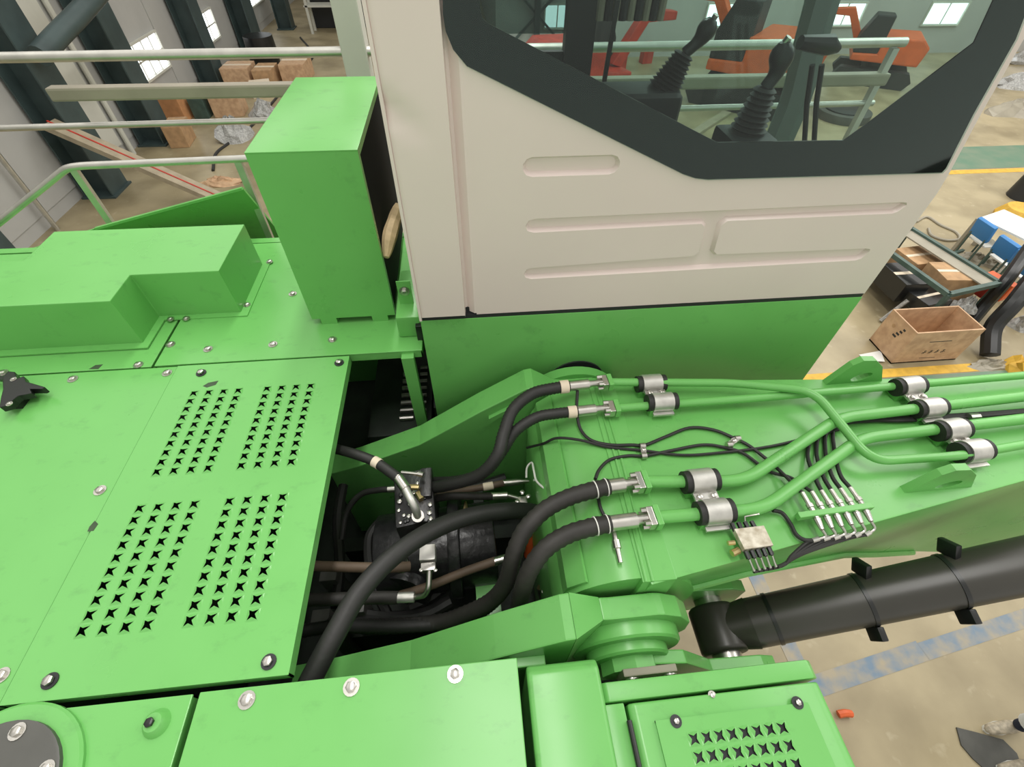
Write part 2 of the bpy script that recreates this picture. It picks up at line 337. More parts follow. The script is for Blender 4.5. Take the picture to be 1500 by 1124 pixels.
x, y = -6.8, 20.3; tag(MB().tube([(x, y, 0), (x, y, .45), (x, y, .5), (x, y, .95)], [.48, .5, .5, .48], 16).build('drum', BLACK, loc=(x, y, 0)), 'black drum standing behind the wooden cases', 'drum')
def heap(px, py, sx, sy, h, m, label, cat, seed, z=0, group=None):
    """crumpled pile: a bumpy dome"""
    rnd = random.Random(seed); p = P(px, py, z) if py is not None else Vector((px[0], px[1], z)); b = MB(); nr, na = 6, 14
    for i in range(nr + 1):
        for j in range(na):
            a = 2 * math.pi * j / na; rr = i / nr; k = 1 + rnd.uniform(-.22, .22)
            b.v.append(Vector((p.x + math.cos(a) * rr * sx * k, p.y + math.sin(a) * rr * sy * k, z + max(0, h * (1 - rr ** 2) * (1 + rnd.uniform(-.45, .35))) if i < nr else z)))
    for i in range(nr):
        for j in range(na):
            A = i * na + j; B = i * na + (j + 1) % na; b.f.append((A, B, B + na, A + na))
    b.f.append(tuple(range(nr * na, nr * na + na)))
    return tag(b.build('crumpled_wrap', m, loc=(p.x, p.y, z), smooth=0), label, cat, group)
heap((-5.75, 15.6), None, .4, .45, .35, WRAP, 'heap of crumpled plastic beside the slatted wooden case', 'plastic wrap', 1)
heap((-6.1, 13.9), None, .5, .6, .4, WRAP, 'white and grey crumpled wrap in front of the tall brown carton', 'plastic wrap', 2)
heap(325, 268, .5, .25, .12, WOOD, 'scrap of broken boards near the end of the tan beam', 'scrap', 3)
tag(MB().tube(spl([P(x, y, .02) for x, y in ((312, 250), (316, 226), (335, 210), (365, 188), (395, 155), (425, 120), (450, 95), (458, 78), (440, 55))], 6), .035, 8).build('floor_cable', RUB, loc=P(312, 250, 0)), 'black cable snaking along the aisle floor by the left wall', 'cable')
# far end goods
t = thing('cabinet_row', 'row of blue-grey cabinets against the far end of the aisle', 'cabinet', (-4, 26.5, 0))
for k in range(4): MB().box(-6.2 + k * 1.15, -5.1 + k * 1.15, 26.2, 27.0, 0, 1.5 + .25 * (k % 2)).build('cabinet', BLUEC if k > 1 else LEDIM, t, smooth=0, bevel=.02)
t = thing('steel_rack', 'pale blue steel rack standing before the far cabinets', 'rack', (-5.6, 25.4, 0))
for x in (-6.1, -5.0):
    for y in (25.2, 25.8): MB().box(x - .05, x + .05, y - .05, y + .05, 0, 3).build('upright', PALE, t, smooth=0)
for z in (.9, 1.8, 2.7): MB().box(-6.2, -4.9, 25.15, 25.85, z, z + .06).build('shelf', PALE, t, smooth=0)
# red and orange machines seen through the cab
def machine(x, y, rz, label, m, s=1.0):
    t = thing('crawler_machine', label, 'machine', (x, y, 0)); c, sn = math.cos(rz), math.sin(rz)
    X = Vector((c, sn, 0)); Y = Vector((-sn, c, 0)); O = Vector((x, y, 0)); Z = Vector((0, 0, 1))
    for k in (-1, 1):
        prof = [(-1.3, .0), (-1.5, .3), (-1.3, .6), (1.3, .6), (1.5, .3), (1.3, .0)]
        MB().prism([O + X * px * s + Y * (k * .75 - .2) * s + Z * pz * s for px, pz in prof], Y * .4 * s).build('track', LEDIM, t, smooth=0)
    MB().tube([O + Z * .5 * s, O + Z * .85 * s], .5 * s, 18).build('turntable', BLACK, t)
    MB().prism([O + X * px * s - Y * .95 * s + Z * pz * s for px, pz in ((-1.4, .85), (-1.5, 1.5), (-1.2, 1.75), (.2, 1.7), (.2, 1.15), (1.1, 1.1), (1.1, .85))], Y * 1.9 * s).build('body', m, t, smooth=0, bevel=.05)
    MB().prism([O + X * px * s + Y * .1 * s + Z * pz * s for px, pz in ((.15, 1.1), (.15, 2.4), (.8, 2.4), (1.1, 1.7), (1.1, 1.1))], Y * .8 * s).build('cab', LEDIM, t, smooth=0, bevel=.04)
    MB().prism([O + X * px * s - Y * .5 * s + Z * pz * s for px, pz in ((.7, 1.2), (1.6, 2.4), (2.6, 2.3), (2.6, 2.1), (1.7, 2.1), (1.0, 1.1))], Y * .3 * s).build('jib', m, t, smooth=0, bevel=.03)
machine(3.6, 15.5, .3, 'red crawler machine parked farther off behind the guardrail', RED, 1.0)
machine(9.0, 15.6, 2.4, 'orange crawler machine beside the red one behind the guardrail', ORANGE, 1.1)
machine(*P(1268, 118, 0)[:2], 2.6, 'bright orange machine seen past the front pillar of the cab', ORANGE, .8)
for i, (px, py, w, d, h, lab) in enumerate([(905, 100, .5, .3, 1.3, 'upright rusty brown plate crate under the guardrail'), (945, 92, .4, .3, 1.3, 'second rusty brown plate crate beside the first under the guardrail')]):
    p = P(px, py, .0); carton(p.x, p.y, w, d, h * .5, .2, lab, RED, lid=False)
p = P(1232, 172, 0); t = thing('slewing_ring', 'grey slewing ring lying on the floor seen through the windscreen', 'ring', (p.x, p.y, 0))
MB().tube([(p.x, p.y, 0), (p.x, p.y, .22)], .75, 32).build('outer_ring', MGREY, t, bevel=.02); MB().tube([(p.x, p.y, .2), (p.x, p.y, .26)], .55, 32).build('inner_ring', LEDIM, t, bevel=.02)
heap((7.2, 11.2), None, .8, .5, .5, LEDIM, 'heap of dark castings on the floor behind the cab', 'castings', 11)
heap((5.4, 9.2), None, .7, .5, .3, WRAP, 'scatter of wrapped parts on the floor behind the cab', 'parts', 12)
tag(MB().bar(P(1010, 200, .05), P(1065, 165, .05), .25, .08).build('timber_plank', TAN, loc=P(1010, 200, 0), smooth=0), 'pale timber plank lying on the floor behind the cab', 'plank')
# ------------------------------------------------------------------ right background
def open_crate():
    x0, x1, y0, y1, h, tk = 6.27, 7.33, 4.30, 4.84, .62, .022
    t = thing('plywood_crate', 'open plywood crate with black printed marks standing on the floor', 'crate', ((x0 + x1) / 2, (y0 + y1) / 2, 0))
    MB().box(x0, x1, y0, y1, 0, tk).build('bottom', WOOD, t, smooth=0)
    MB().box(x0, x1, y0, y0 + tk, 0, h).build('side', WOOD, t, smooth=0); MB().box(x0, x1, y1 - tk, y1, 0, h).build('side', WOOD, t, smooth=0)
    MB().box(x0, x0 + tk, y0 + tk, y1 - tk, 0, h).build('end', WOOD, t, smooth=0); MB().box(x1 - tk, x1, y0 + tk, y1 - tk, 0, h).build('end', WOOD, t, smooth=0)
    for i in range(4):                                    # four printed characters on the long side, strokes too worn to read
        cx = x0 + .37 + i * .1
        b = MB(); b.box(cx, cx + .06, y0 - .002, y0, .205, .215); b.box(cx + .01, cx + .05, y0 - .002, y0, .235, .243); b.box(cx + .025, cx + .035, y0 - .002, y0, .185, .25)
        b.box(cx, cx + .012, y0 - .002, y0, .185, .2); b.build('printed_mark', LEDIM, t, smooth=0)
    MB().box(x0 + .33, x0 + .68, y0 - .002, y0, .42, .432).build('printed_line', LEDIM, t, smooth=0); MB().box(x0 + .4, x0 + .66, y0 - .002, y0, .085, .093).build('printed_line', LEDIM, t, smooth=0)
    for i in range(4):
        cz = .50 - i * .055; MB().box(x0 - .002, x0, y0 + .16 + .02 * i, y0 + .2 + .03 * i, cz, cz + .03).build('printed_mark', LEDIM, t, smooth=0)
    MB().tube([(x0 - .002, y0 + .36, .45), (x0, y0 + .36, .45)], .03, 12).build('knot', CARD, t)
open_crate()
tag(MB().prism([P(1258, 520, .004), P(1290, 514, .004), P(1296, 530, .03), P(1270, 529, .012)], (0, 0, .004)).build('paper_sheet', PAPERW, loc=P(1275, 522, 0), smooth=0), 'crumpled white paper sheet on the floor beside the plywood crate', 'paper')
# workbench with shelf
t = thing('workbench', 'dark green steel workbench frame loaded with cartons and wrapped parts', 'workbench', (7.5, 5.8, 0))
A = Vector((6.95, 6.35, 0)); B = Vector((7.85, 6.8, 0)); Cc = Vector((8.15, 5.15, 0)); Dd = Vector((7.15, 4.95, 0)); Zt = Vector((0, 0, .75)); Zs = Vector((0, 0, .28))
for q in (A, B, Cc, Dd): MB().bar(q, q + Zt, .06, .06, (1, 0, 0)).build('leg', DGREEN, t, smooth=0)
for u, v in ((A, B), (B, Cc), (Cc, Dd), (Dd, A)):
    MB().bar(u + Zt, v + Zt, .07, .07).build('top_bar', DGREEN, t, smooth=0); MB().bar(u + Zs, v + Zs, .05, .05).build('shelf_bar', DGREEN, t, smooth=0)
MB().prism([q + Zs for q in (A, B, Cc, Dd)], (0, 0, .03)).build('shelf', BLACK, t, smooth=0)
MB().prism([q + Zt - Vector((0, 0, .02)) for q in (A.lerp(B, .72), B, Cc, Dd.lerp(Cc, .72))], (0, 0, .02)).build('tabletop', BEAMM, t, smooth=0)
def bcarton(px, py, z, w, d, h, rz, label, m=CARD):
    p = P(px, py, z); tt = thing('bench_carton', label, 'box', (p.x, p.y, z)); c, s = math.cos(rz), math.sin(rz)
    X = Vector((c, s, 0)) * w / 2; Y = Vector((-s, c, 0)) * d / 2
    MB().obox((p.x, p.y, z + h / 2), X, Y, (0, 0, h / 2)).build('body', m, tt, smooth=0, bevel=.008); MB().obox((p.x, p.y, z + h + .002), X, Y * .12, (0, 0, .002)).build('tape', BEIGE, tt, smooth=0)
bcarton(1375, 428, .31, .62, .5, .42, -.1, 'largest brown carton in the middle of the workbench')
bcarton(1330, 395, .31, .5, .5, .3, .1, 'brown carton at the end of the workbench next to the cab')
bcarton(1310, 425, .31, .45, .6, .34, .0, 'black box hanging out of the workbench end', BLACK)
bcarton(1350, 447, .31, .5, .4, .2, .2, 'flat black tray on the low workbench side', BLACK)
bcarton(1424, 425, .31, .16, .42, .3, .2, 'slim crimson box standing in the workbench', RED)
bcarton(1448, 430, .31, .16, .42, .3, .3, 'slim bright red box at the workbench corner', ORANGE)
for k, (px, py, sx, sy, h, m, lab) in enumerate([(1320, 398, .22, .12, .16, WRAP, 'clear wrap with red bits on the carton by the cab'), (1405, 425, .2, .2, .2, WRAP, 'shiny wrapped bundle beside the largest carton'),
        (1412, 452, .16, .15, .2, WRAP, 'grey wrapped parts below the red boxes')]): heap(px, py, sx, sy, h, m, lab, 'wrapped parts', 20 + k, z=.312)
for k, (pts, lab) in enumerate([([(1330, 440), (1310, 455), (1290, 470)], 'strip of clear wrap trailing off the black box'), ([(1400, 440), (1385, 460), (1365, 478)], 'strip of clear wrap trailing over the flat black tray')]):
    tag(MB().tube(spl([P(x, y, .43 - .2 * i) for i, (x, y) in enumerate(pts)], 5), .03, 6).build('wrap_strip', WRAP, loc=P(*pts[0], .3)), lab, 'plastic wrap')
tag(MB().tube(spl([P(x, y, .02) for x, y in ((1342, 325), (1358, 318), (1378, 330), (1400, 340), (1405, 350), (1385, 352), (1365, 345), (1360, 335))], 6), .025, 8).build('wire_coil', BEAMM, loc=P(1360, 335, 0)), 'loose loop of dull wire on the floor behind the workbench', 'wire')
heap(1430, 380, .3, .25, .1, BEAMM, 'small pile of oily rags on the floor by the blue chairs', 'rags', 31); heap(1455, 388, .25, .2, .1, BEAMM, 'scatter of oily scraps beside the rag pile', 'scraps', 32)
t = thing('canteen_table', 'white topped table with grey steel frame beside the blue chairs', 'table', (9.6, 6.1, 0))
ta, tb_, tc_, td_ = (9.4, 7.05), (10.1, 7.3), (10.65, 5.45), (9.95, 5.15)
MB().prism([(x, y, .73) for x, y in (ta, tb_, tc_, td_)], (0, 0, .03)).build('tabletop', WTOP, t, smooth=0)
for x, y in (ta, tb_, tc_, td_): MB().box(x - .03, x + .03, y - .03, y + .03, 0, .73).build('leg', BEAMM, t, smooth=0)
MB().bar((8.75, 6.65, .2), (9.3, 4.95, .2), .05, .05).build('seat_rail', DGREEN, t, smooth=0)
MB().bar((8.75, 6.65, .2), (9.35, 6.85, .2), .05, .05).build('seat_rail', DGREEN, t, smooth=0)
def chair(px, py, lab):
    p = P(px, py, .62); x, y = p.x, p.y; t = thing('canteen_chair', lab, 'chair', (x, y, 0), 'blue canteen chairs')
    MB().obox((x, y, .66), (.03, 0, .015), (0, .2, 0), (-.03, 0, .15)).build('backrest', BLUE, t, bevel=.02)
    MB().box(x + .06, x + .42, y - .2, y + .2, .40, .43).build('seat', WTOP, t, bevel=.012)
    for k in (-.16, .16): MB().bar((x + .02, y + k, 0), (x, y + k, .6), .025, .025, (1, 0, 0)).build('leg', DGREEN, t, smooth=0); MB().bar((x + .38, y + k, 0), (x + .38, y + k, .40), .025, .025, (1, 0, 0)).build('leg', DGREEN, t, smooth=0)
chair(1438, 340, 'blue backed chair at the far end of the white table'); chair(1470, 367, 'blue backed chair between the two others at the white table'); chair(1497, 388, 'blue backed chair at the end nearest the plywood crate')
p = P(1490, 318, .1); tag(MB().tube([(p.x, p.y, 0), (p.x, p.y, .12), (p.x, p.y, .3), (p.x, p.y, .32)], [.4, .42, .3, .05], 14).build('yellow_tub', YEL, loc=(p.x, p.y, 0)), 'yellow tub with dark lid standing beyond the white table', 'tub')
p = P(1500, 290, .0); tag(MB().tube([(p.x, p.y, .0), (p.x, p.y, .5)], [.35, .3], 14).build('dark_bin', LEDIM, loc=(p.x, p.y, 0)), 'dark bin standing behind the yellow tub', 'bin')
def sprocket_arm():
    t = thing('black_beam', 'black curved steel arm leaning on stands behind the plywood crate', 'steel arm', P(1470, 470, 0))
    MB().tube(spl([P(1450, 520, .1), P(1455, 480, .35), P(1485, 445, .7), P(1520, 400, 1.0)], 6), .12, 10).build('arm', BLACK, t)
    MB().tube(spl([P(1420, 475, .1), P(1445, 445, .4), P(1475, 410, .8), P(1510, 360, 1.1)], 6), .09, 10).build('arm', BLACK, t)
sprocket_arm()
heap(1500, 545, .3, .25, .3, YEL, 'brownish yellow casting at the end of the curved steel arm', 'casting', 41); heap(1495, 480, .2, .15, .3, WRAP, 'wrapped fittings beside the curved steel arm', 'fittings', 42)
heap(1450, 535, .35, .12, .08, BEAMM, 'flat scraps on the green walkway beside the crate', 'scraps', 43)
for k, (py, lab) in enumerate(((90, 'row of pale wrapped parts on the topmost rack tier'), (125, 'row of grey wrapped parts on the rack tier in the middle'), (165, 'row of dark parts on the lowest rack tier'))):
    p = P(1500, py, .2); heap(1496, py, 1.2, .6, .3, WRAP if k < 2 else BEAMM, lab, 'wrapped parts', 50 + k)
# grey floor patch, orange bits, worker
pts = [(1400, 1066), (1428, 1073), (1468, 1084), (1488, 1104), (1500, 1135), (1450, 1135), (1424, 1112), (1407, 1092)]
tag(MB().prism([P(x, y, .002) for x, y in pts], (0, 0, .012)).build('grey_patch', MGREY, loc=P(1450, 1100, 0), smooth=0), 'dark grey curved flat patch on the floor by the worker shoe', 'rubber sheet')  # thin dark grey patch laid flat on the floor
tag(MB().tube(spl([P(1228, 1047, .03), P(1238, 1045, .04), P(1247, 1046, .03)], 4), .03, 8).build('orange_plug', ORANGE, loc=P(1238, 1046, 0)), 'small orange plug lying on the floor beside the vented hood', 'plug')
# ------------------------------------------------------------------ worker (mostly outside the frame)
def worker():
    O = Vector((4.34, -.14, 0)); t = thing('person', 'worker in navy workwear with pale reflective bands and pale shoes', 'person', O)
    def V(x, y, z): return O + Vector((x, y, z))
    J = {'pel': (0, .0, .95, .13), 'wst': (-.01, 0, 1.1, .13), 'chs': (-.03, 0, 1.32, .15), 'nck': (-.05, 0, 1.5, .062), 'hd0': (-.06, 0, 1.56, .06),
         'hL': (0, -.1, .9, .1), 'kL': (-.06, -.12, .5, .07), 'aL': (.0, -.12, .1, .05), 'hR': (0, .1, .9, .1), 'kR': (.02, .13, .5, .07), 'aR': (.1, .14, .1, .05),
         'sL': (-.03, -.19, 1.42, .07), 'eL': (-.06, -.27, 1.15, .05), 'wL': (-.2, -.25, .95, .035), 'sR': (-.03, .19, 1.42, .07), 'eR': (-.06, .27, 1.15, .05), 'wR': (-.2, .25, .95, .035)}
    E_ = [('pel', 'wst'), ('wst', 'chs'), ('chs', 'nck'), ('nck', 'hd0'), ('pel', 'hL'), ('hL', 'kL'), ('kL', 'aL'), ('pel', 'hR'), ('hR', 'kR'), ('kR', 'aR'), ('chs', 'sL'), ('sL', 'eL'), ('eL', 'wL'), ('chs', 'sR'), ('sR', 'eR'), ('eR', 'wR')]
    ks = list(J); me = bpy.data.meshes.new('body'); me.from_pydata([J[k][:3] for k in ks], [(ks.index(a), ks.index(b)) for a, b in E_], [])
    o = bpy.data.objects.new('body', me); COL.objects.link(o); o.parent = t; o['_o'] = list(O); me.materials.append(NAVY)
    sk = o.modifiers.new('skin', 'SKIN'); sk.use_smooth_shade = True
    for i, k in enumerate(ks): me.skin_vertices[0].data[i].radius = (J[k][3], J[k][3]); me.skin_vertices[0].data[i].use_root = (k == 'pel')
    o.modifiers.new('sub', 'SUBSURF').levels = 1; o.modifiers['sub'].render_levels = 2
    # head with nose, eyes, mouth, ears
    b = MB(); nr, na = 12, 16
    for i in range(nr + 1):
        th = math.pi * i / nr
        for j in range(na):
            a = 2 * math.pi * j / na; x, y, z = math.sin(th) * math.cos(a), math.sin(th) * math.sin(a), math.cos(th)
            w = .078 * (1 - .25 * max(0, -z)); b.v.append(V(-.075 + x * .098 * (1 - .12 * max(0, -z)), y * w, 1.66 + z * .12))
    for i in range(nr):
        for j in range(na): A = i * na + j; B = i * na + (j + 1) % na; b.f.append((A, B, B + na, A + na))
    hd = b.build('head', SKIN, t, smooth=180)
    MB().tube([V(-.168, 0, 1.69), V(-.192, 0, 1.645), V(-.165, 0, 1.635)], [.007, .014, .01], 8).build('nose', SKIN, hd)
    for k in (-1, 1):
        MB().tube([V(-.158, k * .03, 1.685), V(-.17, k * .03, 1.685)], [.012, .006], 8).build('eye', HAIR, hd); MB().tube([V(-.07, k * .072, 1.67), V(-.065, k * .09, 1.67)], [.026, .02], 8).build('ear', SKIN, hd)
    MB().bar(V(-.163, -.022, 1.605), V(-.163, .022, 1.605), .012, .008).build('mouth', RED, hd, smooth=0)
    b = MB()
    for i in range(7):
        th = math.pi * .52 * i / 6
        for j in range(16): a = 2 * math.pi * j / 16; b.v.append(V(-.068 + math.sin(th) * math.cos(a) * .106, math.sin(th) * math.sin(a) * .086, 1.672 + math.cos(th) * .122))
    for i in range(6):
        for j in range(16): A = i * 16 + j; B = i * 16 + (j + 1) % 16; b.f.append((A, B, B + 16, A + 16))
    b.build('cap', NAVY, t, smooth=180); MB().prism([V(-.15, -.06, 1.70), V(-.22, -.045, 1.69), V(-.235, 0, 1.688), V(-.22, .045, 1.69), V(-.15, .06, 1.70)], (0, 0, .006)).build('cap_peak', NAVY, t, smooth=0)
    for k, s in (('wL', -1), ('wR', 1)):                  # hands
        w = V(*J[k][:3]); d = Vector((-.8, 0, -.6)); sd = Vector((0, 1, 0)); hb = MB()
        hb.obox(w + d * .05, d * .05, sd * .038, d.cross(sd) * .014); h = hb.build('hand', SKIN, t, bevel=.01)
        for q, (off, L) in enumerate(((-.029, .062), (-.01, .075), (.01, .07), (.028, .055))):
            a0 = w + d * .095 + sd * off; hb = MB().tube([a0, a0 + d * L * .5, a0 + d * L * .8 + Vector((0, 0, -.018)), a0 + d * L * .9 + Vector((.012, 0, -.035))], [.009, .0085, .008, .006], 8).build('finger', SKIN, h)
        a0 = w + d * .03 - sd * s * .036; MB().tube([a0, a0 + d * .03 - sd * s * .02, a0 + d * .06 - sd * s * .018], [.011, .0095, .007], 8).build('thumb', SKIN, h)
    for x, y in ((.0, -.12), (.1, .14)):
        b = MB().tube([V(x + .09, y, .045), V(x + .05, y, .055), V(x - .03, y, .06), V(x - .13, y, .04), V(x - .21, y, .032), V(x - .235, y, .03)], [.03, .042, .05, .045, .036, .012], 12); sh = b.build('shoe', SHOE, t)
        MB().prism([V(x + .1, y - .035, 0), V(x - .1, y - .05, 0), V(x - .22, y - .03, 0), V(x - .24, y, 0), V(x - .22, y + .03, 0), V(x - .1, y + .05, 0), V(x + .1, y + .035, 0)], (0, 0, .022)).build('sole', WTOP, sh, smooth=0)
    for (k, a, z) in (('L', -.12, .3), ('R', .13, .3)):
        x0 = J['k' + k][0] * .5 + J['a' + k][0] * .5; b = MB().tube([V(x0, J['a' + k][1] , z - .03), V(x0, J['a' + k][1], z + .03)], .075, 14, caps=False); b.build('reflective_band', REFL, t)
    MB().tube([V(-.02, 0, 1.2), V(-.025, 0, 1.25)], .165, 18, caps=False).build('reflective_band', REFL, t)
worker()
# ================================================================== THE EXCAVATOR
# ---- undercarriage and body shell
t = thing('undercarriage', 'black crawler undercarriage carrying the green machine', 'undercarriage', (-1.2, .7, 0))
for y in (-.95, 1.75):
    prof = [(-3.0, .0), (-3.3, .45), (-3.0, .9), (.6, .9), (.9, .45), (.6, .0)]
    MB().prism([(x, y - .3, z) for x, z in prof], (0, .6, 0)).build('track', LEDIM, t, smooth=0, bevel=.05)
MB().box(-2.0, -.4, -.7, 1.5, .5, 1.1).build('centre_frame', BLACK, t, smooth=0); MB().tube([(-1.2, .4, 1.0), (-1.2, .4, 2.70)], .75, 28).build('turntable', BLACK, t)
body = thing('machine_body', 'green welded machine frame with towers holding the boom foot', 'machine frame', (-1.2, .7, 2.7)); sf = body
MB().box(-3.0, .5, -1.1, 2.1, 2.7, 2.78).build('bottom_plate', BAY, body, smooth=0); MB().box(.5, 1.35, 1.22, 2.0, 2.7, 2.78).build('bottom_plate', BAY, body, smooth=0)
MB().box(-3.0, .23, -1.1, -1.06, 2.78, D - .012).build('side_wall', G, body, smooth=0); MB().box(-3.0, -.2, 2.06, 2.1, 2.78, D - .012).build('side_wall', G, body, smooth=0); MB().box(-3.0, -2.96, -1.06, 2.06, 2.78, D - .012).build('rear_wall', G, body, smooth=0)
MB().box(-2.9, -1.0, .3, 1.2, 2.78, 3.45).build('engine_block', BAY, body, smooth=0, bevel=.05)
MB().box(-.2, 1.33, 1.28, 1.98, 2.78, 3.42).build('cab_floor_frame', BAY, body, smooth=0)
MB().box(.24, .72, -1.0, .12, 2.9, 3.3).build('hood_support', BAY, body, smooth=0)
# ---- punched covers
def vent_mesh(s, r1, r2, h):
    b = MB(); o = []; i_ = []
    for k in range(8):
        a = math.pi / 4 * k
        if k % 2: o.append((s * (1 if math.cos(a) > 0 else -1), s * (1 if math.sin(a) > 0 else -1), 0)); i_.append((r1 * math.cos(a), r1 * math.sin(a), h * .15))
        else: o.append((s * round(math.cos(a)), s * round(math.sin(a)), 0)); i_.append((r2 * math.cos(a), r2 * math.sin(a), h))
    b.v = [Vector(p) for p in o + i_]; b.f = [(k, (k + 1) % 8, 8 + (k + 1) % 8, 8 + k) for k in range(8)]
    x = b.build('vent_hole', G, smooth=0); me = x.data; bpy.data.objects.remove(x); return me
VM = vent_mesh(.0150, .0162, .0062, .0055)
def punched_plate(x0, x1, y0, y1, z, cells, s, th=.004):
    """sheet with square openings that the punched vents fill"""
    xs = sorted({x0, x1} | {round(c[0] + k * s, 5) for c in cells for k in (-1, 1)}); ys = sorted({y0, y1} | {round(c[1] + k * s, 5) for c in cells for k in (-1, 1)})
    holes = {(round(c[0] - s, 5), round(c[1] - s, 5)) for c in cells}; b = MB(); idx = {}
    def vi(i, j):
        if (i, j) not in idx: idx[(i, j)] = len(b.v); b.v.append(Vector((xs[i], ys[j], z)))
        return idx[(i, j)]
    for i in range(len(xs) - 1):
        for j in range(len(ys) - 1):
            if (xs[i], ys[j]) not in holes: b.f.append((vi(i, j), vi(i + 1, j), vi(i + 1, j + 1), vi(i, j + 1)))
    return b
def skirt(b, x0, x1, y0, y1, z, d, tk=.004):
    b.box(x0, x0 + tk, y0, y1, z - d, z - .0005); b.box(x1 - tk, x1, y0, y1, z - d, z - .0005); b.box(x0, x1, y0, y0 + tk, z - d, z - .0005); b.box(x0, x1, y1 - tk, y1, z - d, z - .0005); return b
VX0, VX1, VY0, VY1, VZ = -1.052, -.458, .240, 1.236, D + .006
cov = thing('vented_cover', 'green engine cover with four blocks of star-shaped punched vents', 'engine cover', ((VX0 + VX1) / 2, (VY0 + VY1) / 2, VZ))
cells = [(gx + .0478 * i, gy - dy * j) for gx in (-.949, -.712) for gy, dy in ((1.097, .0335), (.680, .0341)) for i in range(4) for j in range(10)]
punched_plate(VX0, VX1, VY0, VY1, VZ, cells, .015).build('panel', G, cov, smooth=0)
skirt(MB(), VX0, VX1, VY0, VY1, VZ, .035).build('folded_edge', G, cov, smooth=0)
for c in cells:
    o = bpy.data.objects.new('vent_hole', VM); COL.objects.link(o); o.parent = cov; o.location = Vector((c[0], c[1], VZ)) - Vector(cov['_o']); o.rotation_euler.z = 0
for px, py in ((295, 547), (497, 532), (74, 998), (394, 970)):
    p = P(px, py, VZ); MB().tube([p, p + Vector((0, 0, .003))], .0165, 20).build('washer', LEDIM, cov); bolt(cov, p + Vector((0, 0, .003)), .0105, False)
def plate(name, label, x0, x1, y0, y1, z, bolts, r=.0105, th=.006, depth=.03, cat='cover plate'):
    t = thing(name, label, cat, ((x0 + x1) / 2, (y0 + y1) / 2, z - th)); MB().box(x0, x1, y0, y1, z - th, z).build('panel', G, t, bevel=.002, smooth=0)
    skirt(MB(), x0 + .001, x1 - .001, y0 + .001, y1 - .001, z - th, depth).build('folded_edge', G, t, smooth=0)
    for px, py in bolts: bolt(t, P(px, py, z), r)
    return t
plate('engine_cover', 'plain green engine cover carrying the small black bracket', -2.3, -1.058, .240, 1.240, D, [(107, 556), (245, 547), (147, 719), (3, 990)])
dkp = plate('deck_plate', 'green deck plate in front of the L-shaped hood', -2.3, -1.150, 1.247, 2.03, D, [(203, 535), (5, 547)])
plate('deck_plate', 'green deck plate under the tall green control box', -1.138, -.198, 1.247, 2.03, D + .003, [(250, 505), (305, 512), (400, 505), (429, 431), (487, 498)])
# scuffs where the paint was scraped off
SCUFF = mat('scraped_paint', (0.05, 0.09, 0.04), 0.6, var=.3, scale=40); RUST = mat('rust_scratch', (0.22, 0.12, 0.05), 0.7)
for par, pts, z, m in ((cov, [(297, 566), (305, 561), (320, 558), (316, 564), (303, 568)], VZ, SCUFF), (cov, [(131, 772), (139, 763), (144, 768), (137, 778), (128, 779)], VZ, SCUFF), (dkp, [(130, 541), (140, 535), (151, 534), (144, 541)], D, SCUFF)):
    MB().prism([P(x, y, z) for x, y in pts], (0, 0, .0004)).build('scuff_mark', m, par, smooth=0)
bk = thing('bracket', 'small black clamp bracket with arms on the plain engine cover', 'bracket', P(38, 590, D))
zb = D + .02
MB().prism([P(x, y, zb) for x, y in ((12, 560), (20, 551), (30, 552), (33, 562), (43, 558), (46, 566), (74, 574), (70, 577), (52, 577), (55, 583), (35, 587), (29, 592), (22, 600), (8, 604), (10, 590), (13, 578))], (0, 0, .025)).build('clamp_plate', BLACK, bk, smooth=0, bevel=.003)
MB().bar(P(12, 556, zb + .01), P(-20, 553, zb + .01), .016, .012).build('arm', BLACK, bk, smooth=0)
MB().box(*[f for a in zip(P(14, 600, D)[:2], P(52, 575, D)[:2]) for f in sorted(a)], D, zb + .004).build('stand', BLACK, bk, smooth=0)
for px, py in ((20, 556), (14, 592)): bolt(bk, P(px, py, zb + .025), .006)
# ---- lower strip: tank plate with grey lid, plain plate
tp = plate('tank_plate', 'green tank top plate with a round grey bolted lid', -2.3, -.657, -1.05, .224, D, [])
c = Vector((-.985, .075, D)); MB().tube([c + Vector((0, 0, -.002)), c + Vector((0, 0, .008)), c + Vector((0, 0, .012))], [.165, .165, .16], 48).build('raised_ring', G, tp)
ld = MB().tube([c + Vector((0, 0, .010)), c + Vector((0, 0, .022)), c + Vector((0, 0, .024))], [.133, .133, .128], 40).build('lid', GREYD, tp)
for k in range(6):
    a = math.radians(20 + 60 * k + 3); bolt(ld, c + Vector((math.cos(a) * .113, math.sin(a) * .113, .024)), .010)
p = P(230, 1060, D); MB().tube([p, p + Vector((0, 0, .012)), p + Vector((0, 0, .018))], [.027, .022, .017], 20).build('boss', G, tp); bolt(tp, p + Vector((-.004, 0, .017)), .009, False, dark=True)
plate('tank_plate', 'plain green plate with two washered bolts beside the round grey lid plate', -.643, .047, -1.05, .226, D, [(362, 1026), (515, 1007), (667, 988)], r=.0115)
